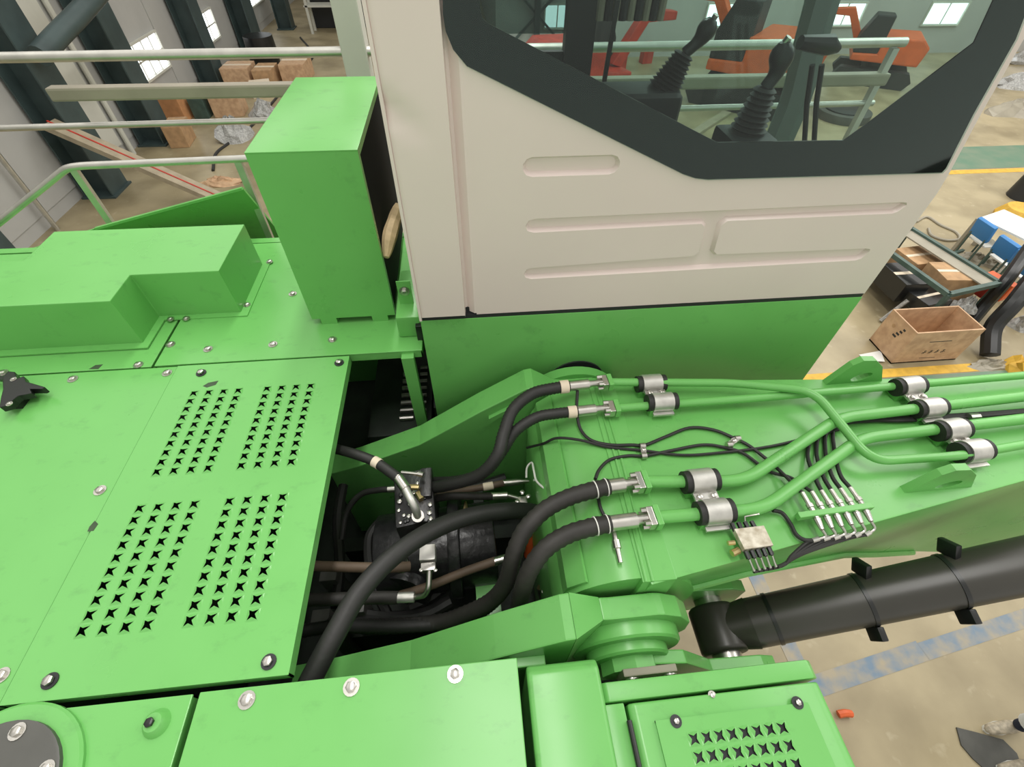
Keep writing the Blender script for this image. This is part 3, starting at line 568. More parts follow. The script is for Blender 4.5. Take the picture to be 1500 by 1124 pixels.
# ---- rounded box and vented hood
rb = thing('tool_box', 'glossy green box with rounded edges beside the vented hood', 'tool box', (.15, -.3, 3.3))
MB().prism([(.066, y, z) for y, z in ((.212, 3.3), (.212, 3.775), (.195, 3.793), (-1.0, 3.793), (-1.0, 3.3))], (.165, 0, 0)).build('shell', G, rb, bevel=.024, seg=4)
hd = thing('vented_hood', 'green hood with a raised panel of star vents beside the boom cylinder', 'hood', (.5, -.3, 3.3))
zh = 3.75
MB().prism([(x, .128, z) for x, z in ((.235, 3.3), (.235, zh - .01), (.245, zh), (.735, zh), (.752, zh - .02), (.78, 3.3))], (0, .039, 0)).build('rear_strip', G, hd, bevel=.006)
MB().prism([(x, -1.0, z) for x, z in ((.235, 3.3), (.235, zh - .004), (.28, zh - .004), (.28, 3.3))], (0, 1.125, 0)).build('side_strip', G, hd, bevel=.004)
lx0, lx1, ly0, ly1 = .288, .752, -1.0, .122
MB().prism([(x, ly0, z) for x, z in ((lx0, 3.32), (lx0, zh - .008), (lx0 + .012, zh), (lx1 - .035, zh), (lx1 - .012, zh - .008), (lx1, zh - .03), (.78, 3.32))], (0, ly1 - ly0, 0)).build('lid', LEDIM if False else G, hd, bevel=.006, seg=3)
hx0, hx1, hy0, hy1, hz = .338, .690, -.9, .085, zh + .007
q0 = P(1017, 1085, hz); q1 = P(1145, 1065, hz); r1 = P(1025, 1112, hz); r2 = P(1155, 1091, hz); sx = (q1.x - q0.x) / 7; sy = ((q0.y + q1.y) - (r1.y + r2.y)) / 2; yy = (q0.y + q1.y) / 2; s2 = min(sx, sy) * .5 - .0012
hc = [(q0.x + sx * i, yy - sy * j) for i in range(8) for j in range(14)]
punched_plate(hx0, hx1, hy0, hy1, hz, hc, s2).build('panel', G, hd, smooth=0); skirt(MB(), hx0, hx1, hy0, hy1, hz, .0075).build('panel_edge', G, hd, smooth=0)
MB().box(hx0 + .03, hx1 - .03, hy0 + .03, hy1 - .02, zh + .0002, zh + .0012).build('vent_shade', LEDIM, hd, smooth=0)  # dark sheet in place of the shade behind the vents
VM2 = vent_mesh(s2, s2 * 1.1, s2 * .42, .004)
for c_ in hc: o = bpy.data.objects.new('vent_hole', VM2); COL.objects.link(o); o.parent = hd; o.location = Vector((c_[0], c_[1], hz)) - Vector(hd['_o'])
for px, py in ((990, 1057), (1168, 1030)):
    p = P(px, py, hz); MB().tube([p, p + Vector((0, 0, .002))], .0125, 20).build('washer', LEDIM, hd); bolt(hd, p + Vector((0, 0, .002)), .0062, False)
p = P(930, 1085, zh); MB().tube([p + Vector((-.004, -.05, .004)), p + Vector((-.004, .035, .004))], .006, 10).build('hinge', BLACK, hd)
bolt(hd, P(1043, 1019, zh - .002), .006)
# ---- L-shaped hood on the deck
lh = thing('exhaust_hood', 'L-shaped folded green hood bolted on the deck plates', 'hood', (-1.5, 1.6, D))
out = [(-.915, 1.52), (-.915, 1.848), (-1.648, 1.848), (-1.648, 1.645), (-2.3, 1.645), (-2.3, 1.37), (-1.222, 1.37), (-1.222, 1.52)]
MB().prism([(x, y, D + .006) for x, y in out], (0, 0, .394 - .2)).build('hood', G, lh, bevel=.003, smooth=0)
fo = [(-.885, 1.495), (-.885, 1.885), (-1.67, 1.885), (-1.67, 1.67), (-2.3, 1.67), (-2.3, 1.34), (-1.195, 1.34), (-1.195, 1.495)]
MB().prism([(x, y, D + .003) for x, y in fo], (0, 0, .005)).build('flange', G, lh, smooth=0)
for px, py in ((395, 384), (362, 447), (232, 461), (250, 468), (273, 467), (98, 504)): bolt(lh, P(px, py, D + .008), .009)
sp = thing('side_panel', 'green side panel leaning into shade with a slanted top edge beyond the hood', 'side panel', (-1.4, 2.12, 3.0))
yp = 2.12; a0 = PY(140, 335, yp); a1 = PY(355, 276, yp); a2 = PY(387, 352, yp)
up_ = [(a0.x - .9, a0.z - .24), (a0.x, a0.z), (a1.x, a1.z), (a2.x + .02, a1.z - .28)]
MB().prism([(x, yp, z) for x, z in up_[:3]] + [(a2.x + .02, yp + .28, 3.5), (a0.x - .9, yp + .28, 3.5)], (0, .012, 0)).build('sheet', G, sp, smooth=0)  # sheet leans inward, shaped so that its face falls into shade
MB().bar((a0.x, yp, a0.z), (a1.x, yp, a1.z), .014, .010).build('folded_edge', G, sp, smooth=0); MB().box(a0.x - .9, a2.x, yp + .25, yp + .30, 2.78, 3.52).build('lower_wall', G, sp, smooth=0)
# ---- machine handrail
hr = thing('handrail', 'bent galvanised handrail with an upright post at the deck edge', 'handrail', (-1.2, 2.2, 3.0))
yr = 2.2; pts = [PY(-160, 450, yr), PY(0, 325, yr), PY(98, 246, yr), PY(120, 243, yr), PY(440, 229, yr)]
MB().tube(rpath(pts, .05), .0155, 12).build('rail', GALV, hr)
b0 = PY(348, 235, yr); MB().bar(b0, (b0.x, yr, 3.0), .02, .03, (1, 0, 0)).build('post', GALV, hr, smooth=0)
b1 = PY(108, 248, yr); MB().bar(b1, (b1.x, yr, 3.0), .02, .03, (1, 0, 0)).build('post', GALV, hr, smooth=0)
# ---- tall control box
cb = thing('control_box', 'tall green sheet metal box standing on the deck next to the cab', 'control box', (-.46, 1.77, D))
bx0, bx1, by0, by1, bz0, bz1 = -.617, -.303, 1.424, 2.115, D + .03, D + .646
MB().box(bx0, bx1, by0, by0 + .004, bz0, bz1 - .004).build('front_sheet', G, cb, smooth=0); MB().box(bx0 - .0008, bx1 + .0008, by0 - .0008, by1, bz1 - .004, bz1).build('top_sheet', G, cb, bevel=.0015)
MB().box(bx0, bx0 + .004, by0 + .004, by1 - .004, bz0, bz1 - .004).build('side_sheet', G, cb, smooth=0); MB().box(bx0, bx1, by1 - .004, by1, bz0, bz1 - .004).build('back_sheet', G, cb, smooth=0)
MB().box(bx1 - .012, bx1 - .004, by0 + .008, by1 - .008, bz0 + .01, bz1 - .01).build('shaded_side', SHADED, cb, smooth=0)  # black sheet paints in the deep shade on the box's right side
MB().prism([(bx1 - .004, y, z) for y, z in ((by0 + .004, bz0), (by0 + .024, bz0), (by0 + .024, bz1 - .024), (by1 - .004, bz1 - .024), (by1 - .004, bz1 - .004), (by0 + .004, bz1 - .004))], (.004, 0, 0)).build('side_lip', G, cb, smooth=0)
for x in (bx0 + .03, bx1 - .09): MB().box(x, x + .06, by0 + .0, by1, D + .003, bz0).build('foot', G, cb, smooth=0)
pw = thing('wrapped_hose', 'hose end wrapped in tan masking paper between control box and cab', 'wrapped hose', PY(572, 340, 1.5))
MB().tube(spl([PY(586, 300, 1.62), PY(577, 325, 1.58), PY(570, 350, 1.5), PY(566, 377, 1.44)], 4), [.016, .021, .023, .024, .024, .025, .026, .026, .025, .023, .020, .016, .010], 8).build('paper_wrap', TAPE, pw, smooth=0)
gb = thing('cab_mount', 'green bracket with a bolted plate between control box and cab', 'bracket', (-.24, 1.35, D))
MB().box(-.285, -.195, 1.32, 1.62, D + .003, D + .10).build('block', G, gb, bevel=.012); MB().box(-.27, -.22, 1.40, 1.405, D + .10, D + .2).build('tab', G, gb, smooth=0)
bolt(gb, (-.245, 1.398, D + .16), .012, axis='-y'); MB().box(-.215, -.195, 1.30, 1.36, D + .003, D + .07).build('rubber_pad', BLACK, gb, smooth=0)
# ---- operator cab
def loop_fill(name, outer, holes, mk, m, parent, th=None):
    """flat sheet with openings; mk maps (u, v) to a point; th = thickness vector"""
    bm = bmesh.new()
    off = Vector(parent['_o'])
    for lp in [outer] + holes:
        vs = [bm.verts.new(mk(*q) - off) for q in lp]
        for i in range(len(vs)): bm.edges.new((vs[i], vs[(i + 1) % len(vs)]))
    bmesh.ops.triangle_fill(bm, edges=bm.edges[:], use_beauty=True)
    if th:
        r = bmesh.ops.extrude_face_region(bm, geom=bm.faces[:]); bmesh.ops.translate(bm, verts=[g for g in r['geom'] if isinstance(g, bmesh.types.BMVert)], vec=th)
    bmesh.ops.recalc_face_normals(bm, faces=bm.faces)
    me = bpy.data.meshes.new(name); bm.to_mesh(me); bm.free(); me.materials.append(m)
    o = bpy.data.objects.new(name, me); COL.objects.link(o); o.parent = parent; o['_o'] = list(off); return o
CY = 1.2; CF = 2.0
cabT = thing('operator_cab', 'pale grey operator cab on a green base with a black-edged window', 'cab', (.6, 1.6, 3.45))
def xz(px, py, y=CY): p = PY(px, py, y); return (p.x, p.z)
front = [(1.389, 3.997), xz(1373, 283), xz(1391, 253), xz(1437, 167), xz(1500, 57), (1.19, 5.15), (1.05, 5.65)]
outer = [(.010, 3.997)] + front + [(.010, 5.65)]
w_out = [(-.02, 5.45), xz(648, -20), xz(649, 20), xz(653, 45), xz(664, 72), xz(684, 96), xz(1000, 254), xz(1018, 260), xz(1036, 262), xz(1378, 252), xz(1384, 246), xz(1424, 167), xz(1486, 57), (1.14, 5.15), (1.04, 5.45)]
w_in = [(.054, 5.38), xz(703, 10), xz(706, 26), xz(715, 34), xz(1050, 208), xz(1235, 205), xz(1270, 180), xz(1425, 62), (1.12, 5.1), (1.02, 5.38)]
def stadium(x0, x1, z0, z1, n=5, cut=0.0):
    r = (z1 - z0) / 2; o = []
    for k in range(n + 1): a = math.pi / 2 + math.pi * k / n; o.append((x0 + r + r * math.cos(a), z0 + r + r * math.sin(a)))
    if cut: o += [(x1 - cut, z0), (x1 - cut * .4, z0 + .006), (x1, z1 - .012), (x1 - .006, z1 - .003), (x1 - .014, z1)]
    else:
        for k in range(n + 1): a = -math.pi / 2 + math.pi * k / n; o.append((x1 - r + r * math.cos(a), z0 + r + r * math.sin(a)))
    return o
rib1 = stadium(.15, .408, 4.452, 4.503)
# I-shaped pressing: two long channels joined by an upright one
L2 = [(.19, 4.333), (.172, 4.328), (.163, 4.312), (.17, 4.296), (.188, 4.29), (.69, 4.296), (.703, 4.285), (.713, 4.20), (.70, 4.186), (.19, 4.17), (.172, 4.165), (.163, 4.15), (.17, 4.135), (.188, 4.129),
      (1.27, 4.140), (1.285, 4.146), (1.298, 4.172), (1.294, 4.181), (1.28, 4.184), (.775, 4.188), (.762, 4.20), (.754, 4.288), (.768, 4.302), (1.29, 4.304), (1.303, 4.31), (1.318, 4.33), (1.312, 4.338), (1.298, 4.340)]
mkc = lambda x, z: Vector((x, CY, z))
loop_fill('side_sheet', outer, [w_in, rib1, L2], mkc, WHITE, cabT)
def inset(lp, d):
    n_ = len(lp); o = []; A = sum(lp[i][0] * lp[(i + 1) % n_][1] - lp[(i + 1) % n_][0] * lp[i][1] for i in range(n_)); sg = 1 if A > 0 else -1
    for i in range(n_):
        a = Vector(lp[i - 1]); b = Vector(lp[i]); c = Vector(lp[(i + 1) % n_]); e1 = (b - a).normalized(); e2 = (c - b).normalized()
        nn = Vector((-(e1.y + e2.y), e1.x + e2.x)); nn = nn.normalized() * sg; o.append((b.x + nn.x * d, b.y + nn.y * d))
    return o
for lp in (rib1, L2):
    il = inset(lp, .009); dp = .014; n_ = len(lp); b = MB()
    b.v = [Vector((x, CY, z)) for x, z in lp] + [Vector((x, CY + dp, z)) for x, z in il]; b.f = [(i, (i + 1) % n_, n_ + (i + 1) % n_, n_ + i) for i in range(n_)]
    o = b.build('pressed_channel', WHITE, cabT, smooth=50); loop_fill('channel_floor', il, [], lambda x, z: Vector((x, CY + dp, z)), WHITE, o)
# rear corner pillar with its dent and the sloping strip next to it
b = MB(); nx, nz = 14, 60; d0 = PY(563, 158, CY - .018); d1 = PY(618, 192, CY - .018)
for i in range(nx + 1):
    for j in range(nz + 1):
        x = -.178 + (.150) * i / nx; z = 4.010 + (5.65 - 4.010) * j / nz; y = CY - .018
        s_ = ((x - d0.x) * (d1.x - d0.x) + (z - d0.z) * (d1.z - d0.z)) / ((d1.x - d0.x) ** 2 + (d1.z - d0.z) ** 2); s_c = max(0, min(1, s_))
        dist = math.hypot(x - (d0.x + (d1.x - d0.x) * s_c), z - (d0.z + (d1.z - d0.z) * s_c)); y += .014 * (1 - s_c * .8) * max(0, 1 - dist / .035)
        if i == 0: y += .012
        b.v.append(Vector((x, y, z)))
for i in range(nx):
    for j in range(nz): A = i * (nz + 1) + j; b.f.append((A, A + nz + 1, A + nz + 2, A + 1))
b.build('corner_pillar', WHITE, cabT, smooth=60)
g_ = [(-.028, CY - .018), (-.0255, CY + .012), (-.018, CY + .016), (.004, CY - .001), (.010, CY)]
b = MB(); b.v = [Vector((x, y, z)) for z in (4.004, 5.65) for x, y in g_]; b.f = [(i, i + 1, i + 6, i + 5) for i in range(4)]; b.build('groove_strip', WHITE, cabT, smooth=0)
MB().box(-.178, -.170, CY - .02, CF, 3.997, 5.0).build('rear_sheet', WHITE, cabT, smooth=0); MB().box(-.178, -.14, CY, CY + .08, 5.0, 5.65).build('rear_post', WHITE, cabT, smooth=0); MB().box(-.178, -.14, CF - .08, CF, 5.0, 5.65).build('rear_post', WHITE, cabT, smooth=0)
MB().box(-.178, 1.06, CY - .015, CF + .005, 5.65, 5.72).build('roof', WHITE, cabT, bevel=.03)
MB().box(-.168, -.163, CY + .08, CF - .08, 5.0, 5.65).build('rear_glass', GLASS, cabT, smooth=0)
gb_ = MB().box(-.178, 1.388, CY - .004, CF, 3.42, 3.985); gbo = gb_.build('green_base', G, cabT, bevel=.004)
MB().box(-.172, 1.384, CY - .002, CF - .003, 3.984, 3.998).build('seal', LEDIM, cabT, smooth=0)
MB().box(-.165, 1.37, CY + .012, CF - .02, 3.998, 4.02).build('floor_mat', LEDIM, cabT, smooth=0)
loop_fill('window_border', w_out, [w_in], lambda x, z: Vector((x, CY - .004, z)), BLACKG, cabT, Vector((0, .0036, 0)))
pane = loop_fill('window_pane', w_out, [], lambda x, z: Vector((x, CY - .009, z)), GLASS, cabT, Vector((0, .0045, 0)))
# front frame, windscreen, far side
MB().prism([(x, CY + .002, z) for x, z in front] + [(x - .05, CY + .002, z) for x, z in front[::-1]], (0, .05, 0)).build('front_pillar', LEDIM, cabT, smooth=0)
fa = [(x, z) for x, z in front]; fl_ = fa[:1] + fa[1:]
MB().prism([(x, CF - .07, z) for x, z in front] + [(x - .09, CF - .07, z) for x, z in front[::-1]], (0, .07, 0)).build('front_pillar', PILL, cabT, smooth=0)
MB().box(1.33, 1.385, CY + .05, CF - .07, 3.99, 4.06).build('windscreen_sill', LEDIM, cabT, smooth=0)
b = MB(); k = len(front); b.v = [Vector((x - .03, CY + .05, z)) for x, z in front] + [Vector((x - .03, CF - .07, z)) for x, z in front]; b.f = [(i, i + 1, k + i + 1, k + i) for i in range(k - 1)]; b.build('windscreen', GLASS, cabT)
bp0 = PY(822, 90, CF).x; bp1 = PY(862, 90, CF).x
MB().box(-.17, .06, CF - .03, CF, 3.998, 4.62).build('far_side_sheet', LEDIM, cabT, smooth=0); MB().box(.06, bp0, CF - .03, CF, 3.998, 4.55).build('far_side_sheet', LEDIM, cabT, smooth=0)
MB().box(bp0, bp1, CF - .05, CF, 3.998, 5.65).build('door_pillar', LEDIM, cabT, smooth=0); MB().box(-.17, -.05, CF - .04, CF, 4.62, 5.65).build('rear_pillar', LEDIM, cabT, smooth=0)
MB().box(bp1, 1.33, CF - .03, CF, 3.998, 4.10).build('door_sill', LEDIM, cabT, smooth=0); MB().box(bp1, 1.3, CF - .012, CF - .008, 4.10, 5.4).build('door_glass', GLASS, cabT, smooth=0); MB().box(-.05, bp0, CF - .012, CF - .008, 4.6, 5.65).build('far_glass', DGLASS, cabT, smooth=0)
MB().box(-.178, 1.1, CF - .03, CF, 5.4, 5.65).build('far_header', LEDIM, cabT, smooth=0)
# seat
st = MB().box(.02, .5, 1.40, 1.86, 4.16, 4.28).build('seat', FABRIC, cabT, bevel=.04, seg=3)
MB().box(.1, .4, 1.48, 1.78, 4.02, 4.16).build('seat_base', LEDIM, st, bevel=.02)
MB().prism([(.08, 1.42, 4.26), (-.05, 1.42, 4.85), (-.12, 1.42, 4.85), (-.02, 1.42, 4.24)], (0, .42, 0)).build('backrest', FABRIC, st, bevel=.03, seg=3)
MB().prism([(-.06, 1.52, 4.87), (-.09, 1.52, 5.08), (-.15, 1.52, 5.08), (-.12, 1.52, 4.87)], (0, .22, 0)).build('headrest', FABRIC, st, bevel=.025, seg=3)
def lever(label, base, mid, top, y, rb, console):
    B = PY(*base, y); M_ = PY(*mid, y); T = PY(*top, y); t = thing('control_lever', label, 'lever', B)
    n_ = 19; path = [B.lerp(M_, i / (n_ - 1)) for i in range(n_)]; MB().tube(path, [rb * (1 - .45 * i / (n_ - 1)) * (1.12 if i % 2 else .86) for i in range(n_)], 16).build('bellows', RUB, t)
    MB().tube(spl([M_, M_.lerp(T, .4) + Vector((.012, 0, 0)), T], 5), [.018, .018, .018, .018, .02, .022, .026, .03, .03, .026, .014], 12).build('grip', BLACK, t)
    MB().tube([T, T + Vector((.004, -.004, .012))], .009, 10).build('button', ZINC, t)
    if console: MB().box(B.x - .26, B.x + .05, y - .08, y + .08, B.z - .16, B.z + .012).build('console', LEDIM, t, bevel=.03, seg=3)
    else: MB().box(B.x - .07, B.x + .07, y - .07, y + .07, 4.02, B.z + .01).build('console', LEDIM, t, bevel=.015)
lever('black joystick with ribbed bellows on the console beside the seat', (972, 132), (1003, 78), (1045, 28), 1.75, .055, True)
lever('black joystick with ribbed bellows nearest the cab window', (1092, 198), (1122, 128), (1150, 62), 1.38, .05, False)
t = thing('pedal_levers', 'pair of slim black travel levers by the windscreen', 'lever', PY(1190, 205, 1.7))
for px in (1182, 1196): MB().tube([PY(px - 4, 215, 1.7), PY(px, 150, 1.7), PY(px + 8, 95, 1.7)], .009, 8).build('rod', BLACK, t)
MB().tube([PY(1172, 62, 1.7), PY(1215, 66, 1.7), PY(1228, 72, 1.7)], [.02, .03, .012], 10).build('grip', BLACK, t)
t = thing('curtain', 'pleated grey curtain hanging inside the cab', 'curtain', PY(922, 30, 1.95))
for i in range(9): p = PY(878 + 11 * i, 30, 1.95); MB().tube([p, (p.x, 1.95, 5.4)], .014, 8).build('pleat', LEDIM if i % 2 else BEAMM, t)
t = thing('hanging_strap', 'thin black strap hanging beside the door pillar inside the cab', 'strap', PY(885, 118, 1.9)); MB().bar(PY(885, 120, 1.9), PY(905, 0, 1.9), .016, .006, (0, 1, 0)).build('strap', BLACK, t, smooth=0)
# ---- swing frame towers
prof = [(-.62, 3.35), (-.50, 3.39), (-.24, 3.508), (.0, 3.685), (.165, 3.795), (.19, 3.80), (.275, 3.735), (.30, 3.73), (.42, 3.73)]
ctr = (.36, 3.55); arc = [(ctr[0] + .19 * math.cos(a), ctr[1] + .19 * math.sin(a)) for a in (math.radians(d) for d in (65, 45, 20, -5, -30))]
def tower(y0, y1, extra):
    MB().prism([(x, y0, z) for x, z in prof + arc + extra], (0, y1 - y0, 0)).build('tower_plate', G, sf, bevel=.004, smooth=0)
tower(1.03, 1.125, [(.45, 2.8), (-.62, 2.8)])
pa = prof[:6]; pb = prof[6:]
MB().prism([(x, .25, z) for x, z in pa + [(.19, 2.8), (-.62, 2.8)]], (0, .105, 0)).build('tower_plate', G, sf, bevel=.004, smooth=0)
MB().quadbox([(.19, .25, 2.8), (.275, .30, 2.8), (.275, .355, 2.8), (.19, .355, 2.8), (.19, .25, 3.80), (.275, .30, 3.735), (.275, .355, 3.735), (.19, .355, 3.80)]).build('tower_knee', G, sf, smooth=0)
MB().prism([(x, .30, z) for x, z in pb + arc + [(.45, 2.8), (.275, 2.8)]], (0, .055, 0)).build('tower_plate', G, sf, bevel=.004, smooth=0)
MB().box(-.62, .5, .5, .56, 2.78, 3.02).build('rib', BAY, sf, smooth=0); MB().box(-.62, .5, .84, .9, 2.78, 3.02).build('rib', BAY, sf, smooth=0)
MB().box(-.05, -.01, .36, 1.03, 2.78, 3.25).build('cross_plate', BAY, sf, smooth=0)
for px, py in ((716, 834), (713, 800), (690, 905)): bolt(sf, P(px, py, 3.28), .012)
MB().prism([P(690, 770, 3.27), P(722, 762, 3.27), P(735, 900, 3.27), P(700, 905, 3.27)], (0, 0, .012)).build('strap_plate', G, sf, smooth=0)
p = P(590, 519, 3.77); MB().prism([(p.x, 1.22, 2.8), (p.x + .045, 1.22, 2.8), (p.x + .045, 1.22, 3.79), (p.x, 1.22, 3.79)], (0, .03, 0)).build('support_post', G, sf, smooth=0)
a = P(700, 570, 3.72); MB().prism([(.03, 1.015, 3.66), (.11, 1.015, 3.715), (.115, 1.015, 3.70), (.035, 1.015, 3.635)], (0, .02, 0)).build('lifting_lug', G, sf, smooth=0)
a = P(772, 925, 3.70); MB().box(a.x - .05, a.x + .04, .228, .252, 3.64, 3.67).build('step_tab', G, sf, smooth=0, bevel=.003)
# boss, pin cap and keeper on the near tower, boss behind the far tower
for r, y0, y1 in ((.152, .262, .30), (.112, .236, .262)): MB().tube([(ctr[0], y1, ctr[1]), (ctr[0], y0 + .006, ctr[1]), (ctr[0], y0, ctr[1])], [r, r, r - .006], 40).build('boss', G, sf)
MB().tube([(ctr[0], .236, ctr[1]), (ctr[0], .205, ctr[1])], .078, 8).build('pin_end', G, sf)
kp = MB().box(ctr[0] - .04, ctr[0] + .10, .188, .206, ctr[1] + .0, ctr[1] + .085).build('keeper_plate', BEAMM, sf, smooth=0, bevel=.003)
for x in (ctr[0] - .015, ctr[0] + .085): bolt(kp, (x, .188, ctr[1] + .055), .012, axis='-y')
MB().tube([(ctr[0] + .0, 1.125, ctr[1]), (ctr[0] + .0, 1.165, ctr[1])], .2, 40).build('boss', G, sf)
pc = PY(842, 560, 1.19); MB().tube([(pc.x, 1.19, pc.z), (pc.x, 1.196, pc.z)], .115, 40).build('cutout_shade', LEDIM, sf)  # dark disc stands in for the shaded clearance cutout in the cab base
# cylinder clevis arms
def clevis(y0, y1):
    pr_ = [(.40, 3.60), (.52, 3.55), (.66, 3.36), (.84, 3.33), (.90, 3.29), (.90, 3.17), (.84, 3.13), (.62, 3.10), (.42, 3.15)]
    MB().prism([(x, y0, z) for x, z in pr_], (0, y1 - y0, 0)).build('clevis_arm', G, sf, bevel=.004, smooth=0)
clevis(.215, .25); clevis(.45, .49)
MB().tube([(.775, .19, 3.235), (.775, .51, 3.235)], .048, 24).build('clevis_pin', ZINC, sf)
# ---- boom cylinder
cy = thing('boom_cylinder', 'thick black hydraulic boom cylinder with strap bands', 'hydraulic cylinder', (.82, .35, 3.2))
A = Vector((.775, .35, 3.235)); d = (Vector((1.561, .352, 3.649)) - Vector((.926, .35, 3.333))).normalized()
MB().tube([(A.x, .275, A.z), (A.x, .285, A.z), (A.x, .415, A.z), (A.x, .425, A.z)], [.072, .080, .080, .072], 28).build('eye', CYLB, cy, bevel=.006)
MB().tube([A, A + d * .06, A + d * .115], [.070, .072, .080], 28).build('neck', CYLB, cy)
MB().tube([A + d * .10, A + d * 2.3], .0775, 36).build('barrel', CYLB, cy)
for L in (.175, .455, .70, 1.15): MB().tube([A + d * L, A + d * (L + .012)], .0805, 36).build('band', BLACK, cy)
for L in (.455, .70, 1.15):
    c_ = A + d * (L + .006); MB().bar(c_ + Vector((0, -.076, -.02)), c_ + Vector((0, -.115, -.03)), .055, .022, (1, 0, 0)).build('band_lug', BLACK, cy, bevel=.004); MB().bar(c_ + Vector((0, .06, .05)), c_ + Vector((0, .09, .085)), .06, .02, (1, 0, 0)).build('band_lug', BLACK, cy, bevel=.004)
# ---- boom
bo = thing('boom', 'green excavator boom with pipes and clamps along its top', 'boom', (.37, .7, 3.6))
def yn(x): return .352 + max(0, x - .40) * .157 if x < 1.75 else .564 + (x - 1.75) * .02
def yf(x): return 1.046 - max(0, x - .40) * .078 if x < 1.9 else .929
ZT = D
zbot = [(.40, 3.60), (.77, 3.57), (1.2, 3.44), (1.7, 3.13), (2.4, 2.9), (3.4, 2.85)]
def zb_(x):
    for (xa, za), (xb, zb2) in zip(zbot, zbot[1:]):
        if x <= xb: return za + (zb2 - za) * max(0, (x - xa)) / (xb - xa)
    return zbot[-1][1]
xs = [.40, .6, .77, 1.0, 1.2, 1.45, 1.75, 1.9, 2.4, 3.4]
b = MB()
for x in xs: b.v += [Vector((x, yn(x), ZT)), Vector((x, yf(x), ZT)), Vector((x, yf(x) - .02, zb_(x))), Vector((x, yn(x) + .02, zb_(x)))]
for i in range(len(xs) - 1):
    for k in range(4): A_ = i * 4 + k; B_ = i * 4 + (k + 1) % 4; b.f.append((A_, B_, B_ + 4, A_ + 4))
b.f.append((3, 2, 1, 0)); n_ = (len(xs) - 1) * 4; b.f.append((n_, n_ + 1, n_ + 2, n_ + 3)); b.build('box_section', G, bo, bevel=.006, smooth=40)
fc = (.37, 3.60); b = MB().tube([(fc[0], .372, fc[1]), (fc[0], 1.022, fc[1])], .2, 56); b.build('foot_tube', G, bo)
MB().box(.38, .47, .36, 1.03, 3.56, ZT + .003).build('foot_plate', G, bo, smooth=0, bevel=.003)
MB().prism([(.178, .385, 3.60), (.198, .385, 3.735), (.243, .385, 3.772), (.25, .385, 3.765), (.215, .385, 3.72), (.20, .385, 3.60)], (0, .63, 0)).build('rear_flange', G, bo, smooth=0)
MB().prism([(.176, .385, 3.0), (.176, .385, 3.62), (.20, .385, 3.62), (.30, .385, 3.0)], (0, .63, 0)).build('rear_plate', G, bo, smooth=0)
for x0 in (.40, .417): MB().tube([(x0, 1.03, ZT + .003), (x0, .72, ZT + .004), (x0 - .012, .36, ZT + .003)], .004, 8).build('weld_seam', G, bo)
# lower near flange along the boom
MB().tube([(x, yn(x) + .016, zb_(x) + .004) for x in xs[:7]], .012, 8).build('lower_flange', G, bo)
ZP = ZT + .042
def pp(px, py, z=ZP): return P(px, py, z)
pipes = {'A': ([(893, 560), (1070, 561), (1188, 578), (1276, 676), (1405, 668), (1600, 634)], .0135, ZP + .012), 'B': ([(903, 598), (985, 592), (1110, 583), (1190, 576), (1500, 550), (1600, 541)], .0135, ZP - .004),
         'C': ([(945, 706), (1090, 705), (1230, 612), (1500, 581), (1600, 570)], .0175, ZP), 'D': ([(962, 758), (1118, 746), (1262, 642), (1500, 614), (1600, 602)], .0175, ZP)}
PIPE = {}
for k, (pts, r, z) in pipes.items():
    path = [pp(*q, z) for q in pts]
    if k == 'A': path[2].z += .018; path[3].z += .0
    e_ = path[-1]; dd = (path[-1] - path[-2]).normalized(); path.append(e_ + dd * ((3.3 - e_.x) / dd.x) if k != 'A' else Vector((3.3, .60, e_.z)))
    if k != 'A': path[-1].y = {'B': .88, 'C': .79, 'D': .70}[k]
    PIPE[k] = path; MB().tube(rpath(path, .06, 7), r, 14).build('pipe', G, bo)
def clamp_(px, py, d, r, z=ZP, wd=.098):
    c = pp(px, py, z); d = d.normalized(); t = MB().tube([c - d * wd / 2, c + d * wd / 2], r + .0145, 20).build('pipe_clamp', RUB, bo)
    MB().tube([c - d * wd * .33, c + d * wd * .33], r + .018, 24).build('strap', SILV, t)
    MB().obox(c + Vector((0, 0, -(z - ZT) / 2 - .002)), d * wd * .42, d.cross(Vector((0, 0, 1))) * (r + .012), (0, 0, (z - ZT) / 2 - .002)).build('pedestal', G, t, smooth=0)
    return c, t
def clamp_pair(a, b, d, r, z=ZP):
    ca, ta = clamp_(*a, d, r, z); cb_, tb2 = clamp_(*b, d, r, z); d = d.normalized(); m_ = (ca + cb_) / 2; w = (cb_ - ca); w = w - d * w.dot(d)
    br = MB().obox(m_ - Vector((0, 0, .006)), d * .034, w * .42, (0, 0, .004)).build('bridge_plate', SILV, ta, smooth=0)
    sh = (cb_ - ca).dot(d) * .0
    for s in (-.02, .02): bolt(ta, m_ + d * s - Vector((0, 0, .002)), .0085)
    e = MB().obox(cb_ + w.normalized() * (r + .022) - Vector((0, 0, .018)), d * .034, w.normalized() * .006, (0, 0, .004)).build('strap_foot', SILV, tb2, smooth=0)
dX = Vector((1, 0, 0)); dR = PIPE['C'][3] - PIPE['C'][2]
clamp_pair((953, 562), (969, 589), dX, .0135); clamp_pair((1025, 705), (1046, 750), dX + Vector((0, .02, 0)), .0175)
clamp_pair((1330, 566), (1360, 598), dR, .0155); clamp_pair((1392, 630), (1423, 661), dR, .0175)
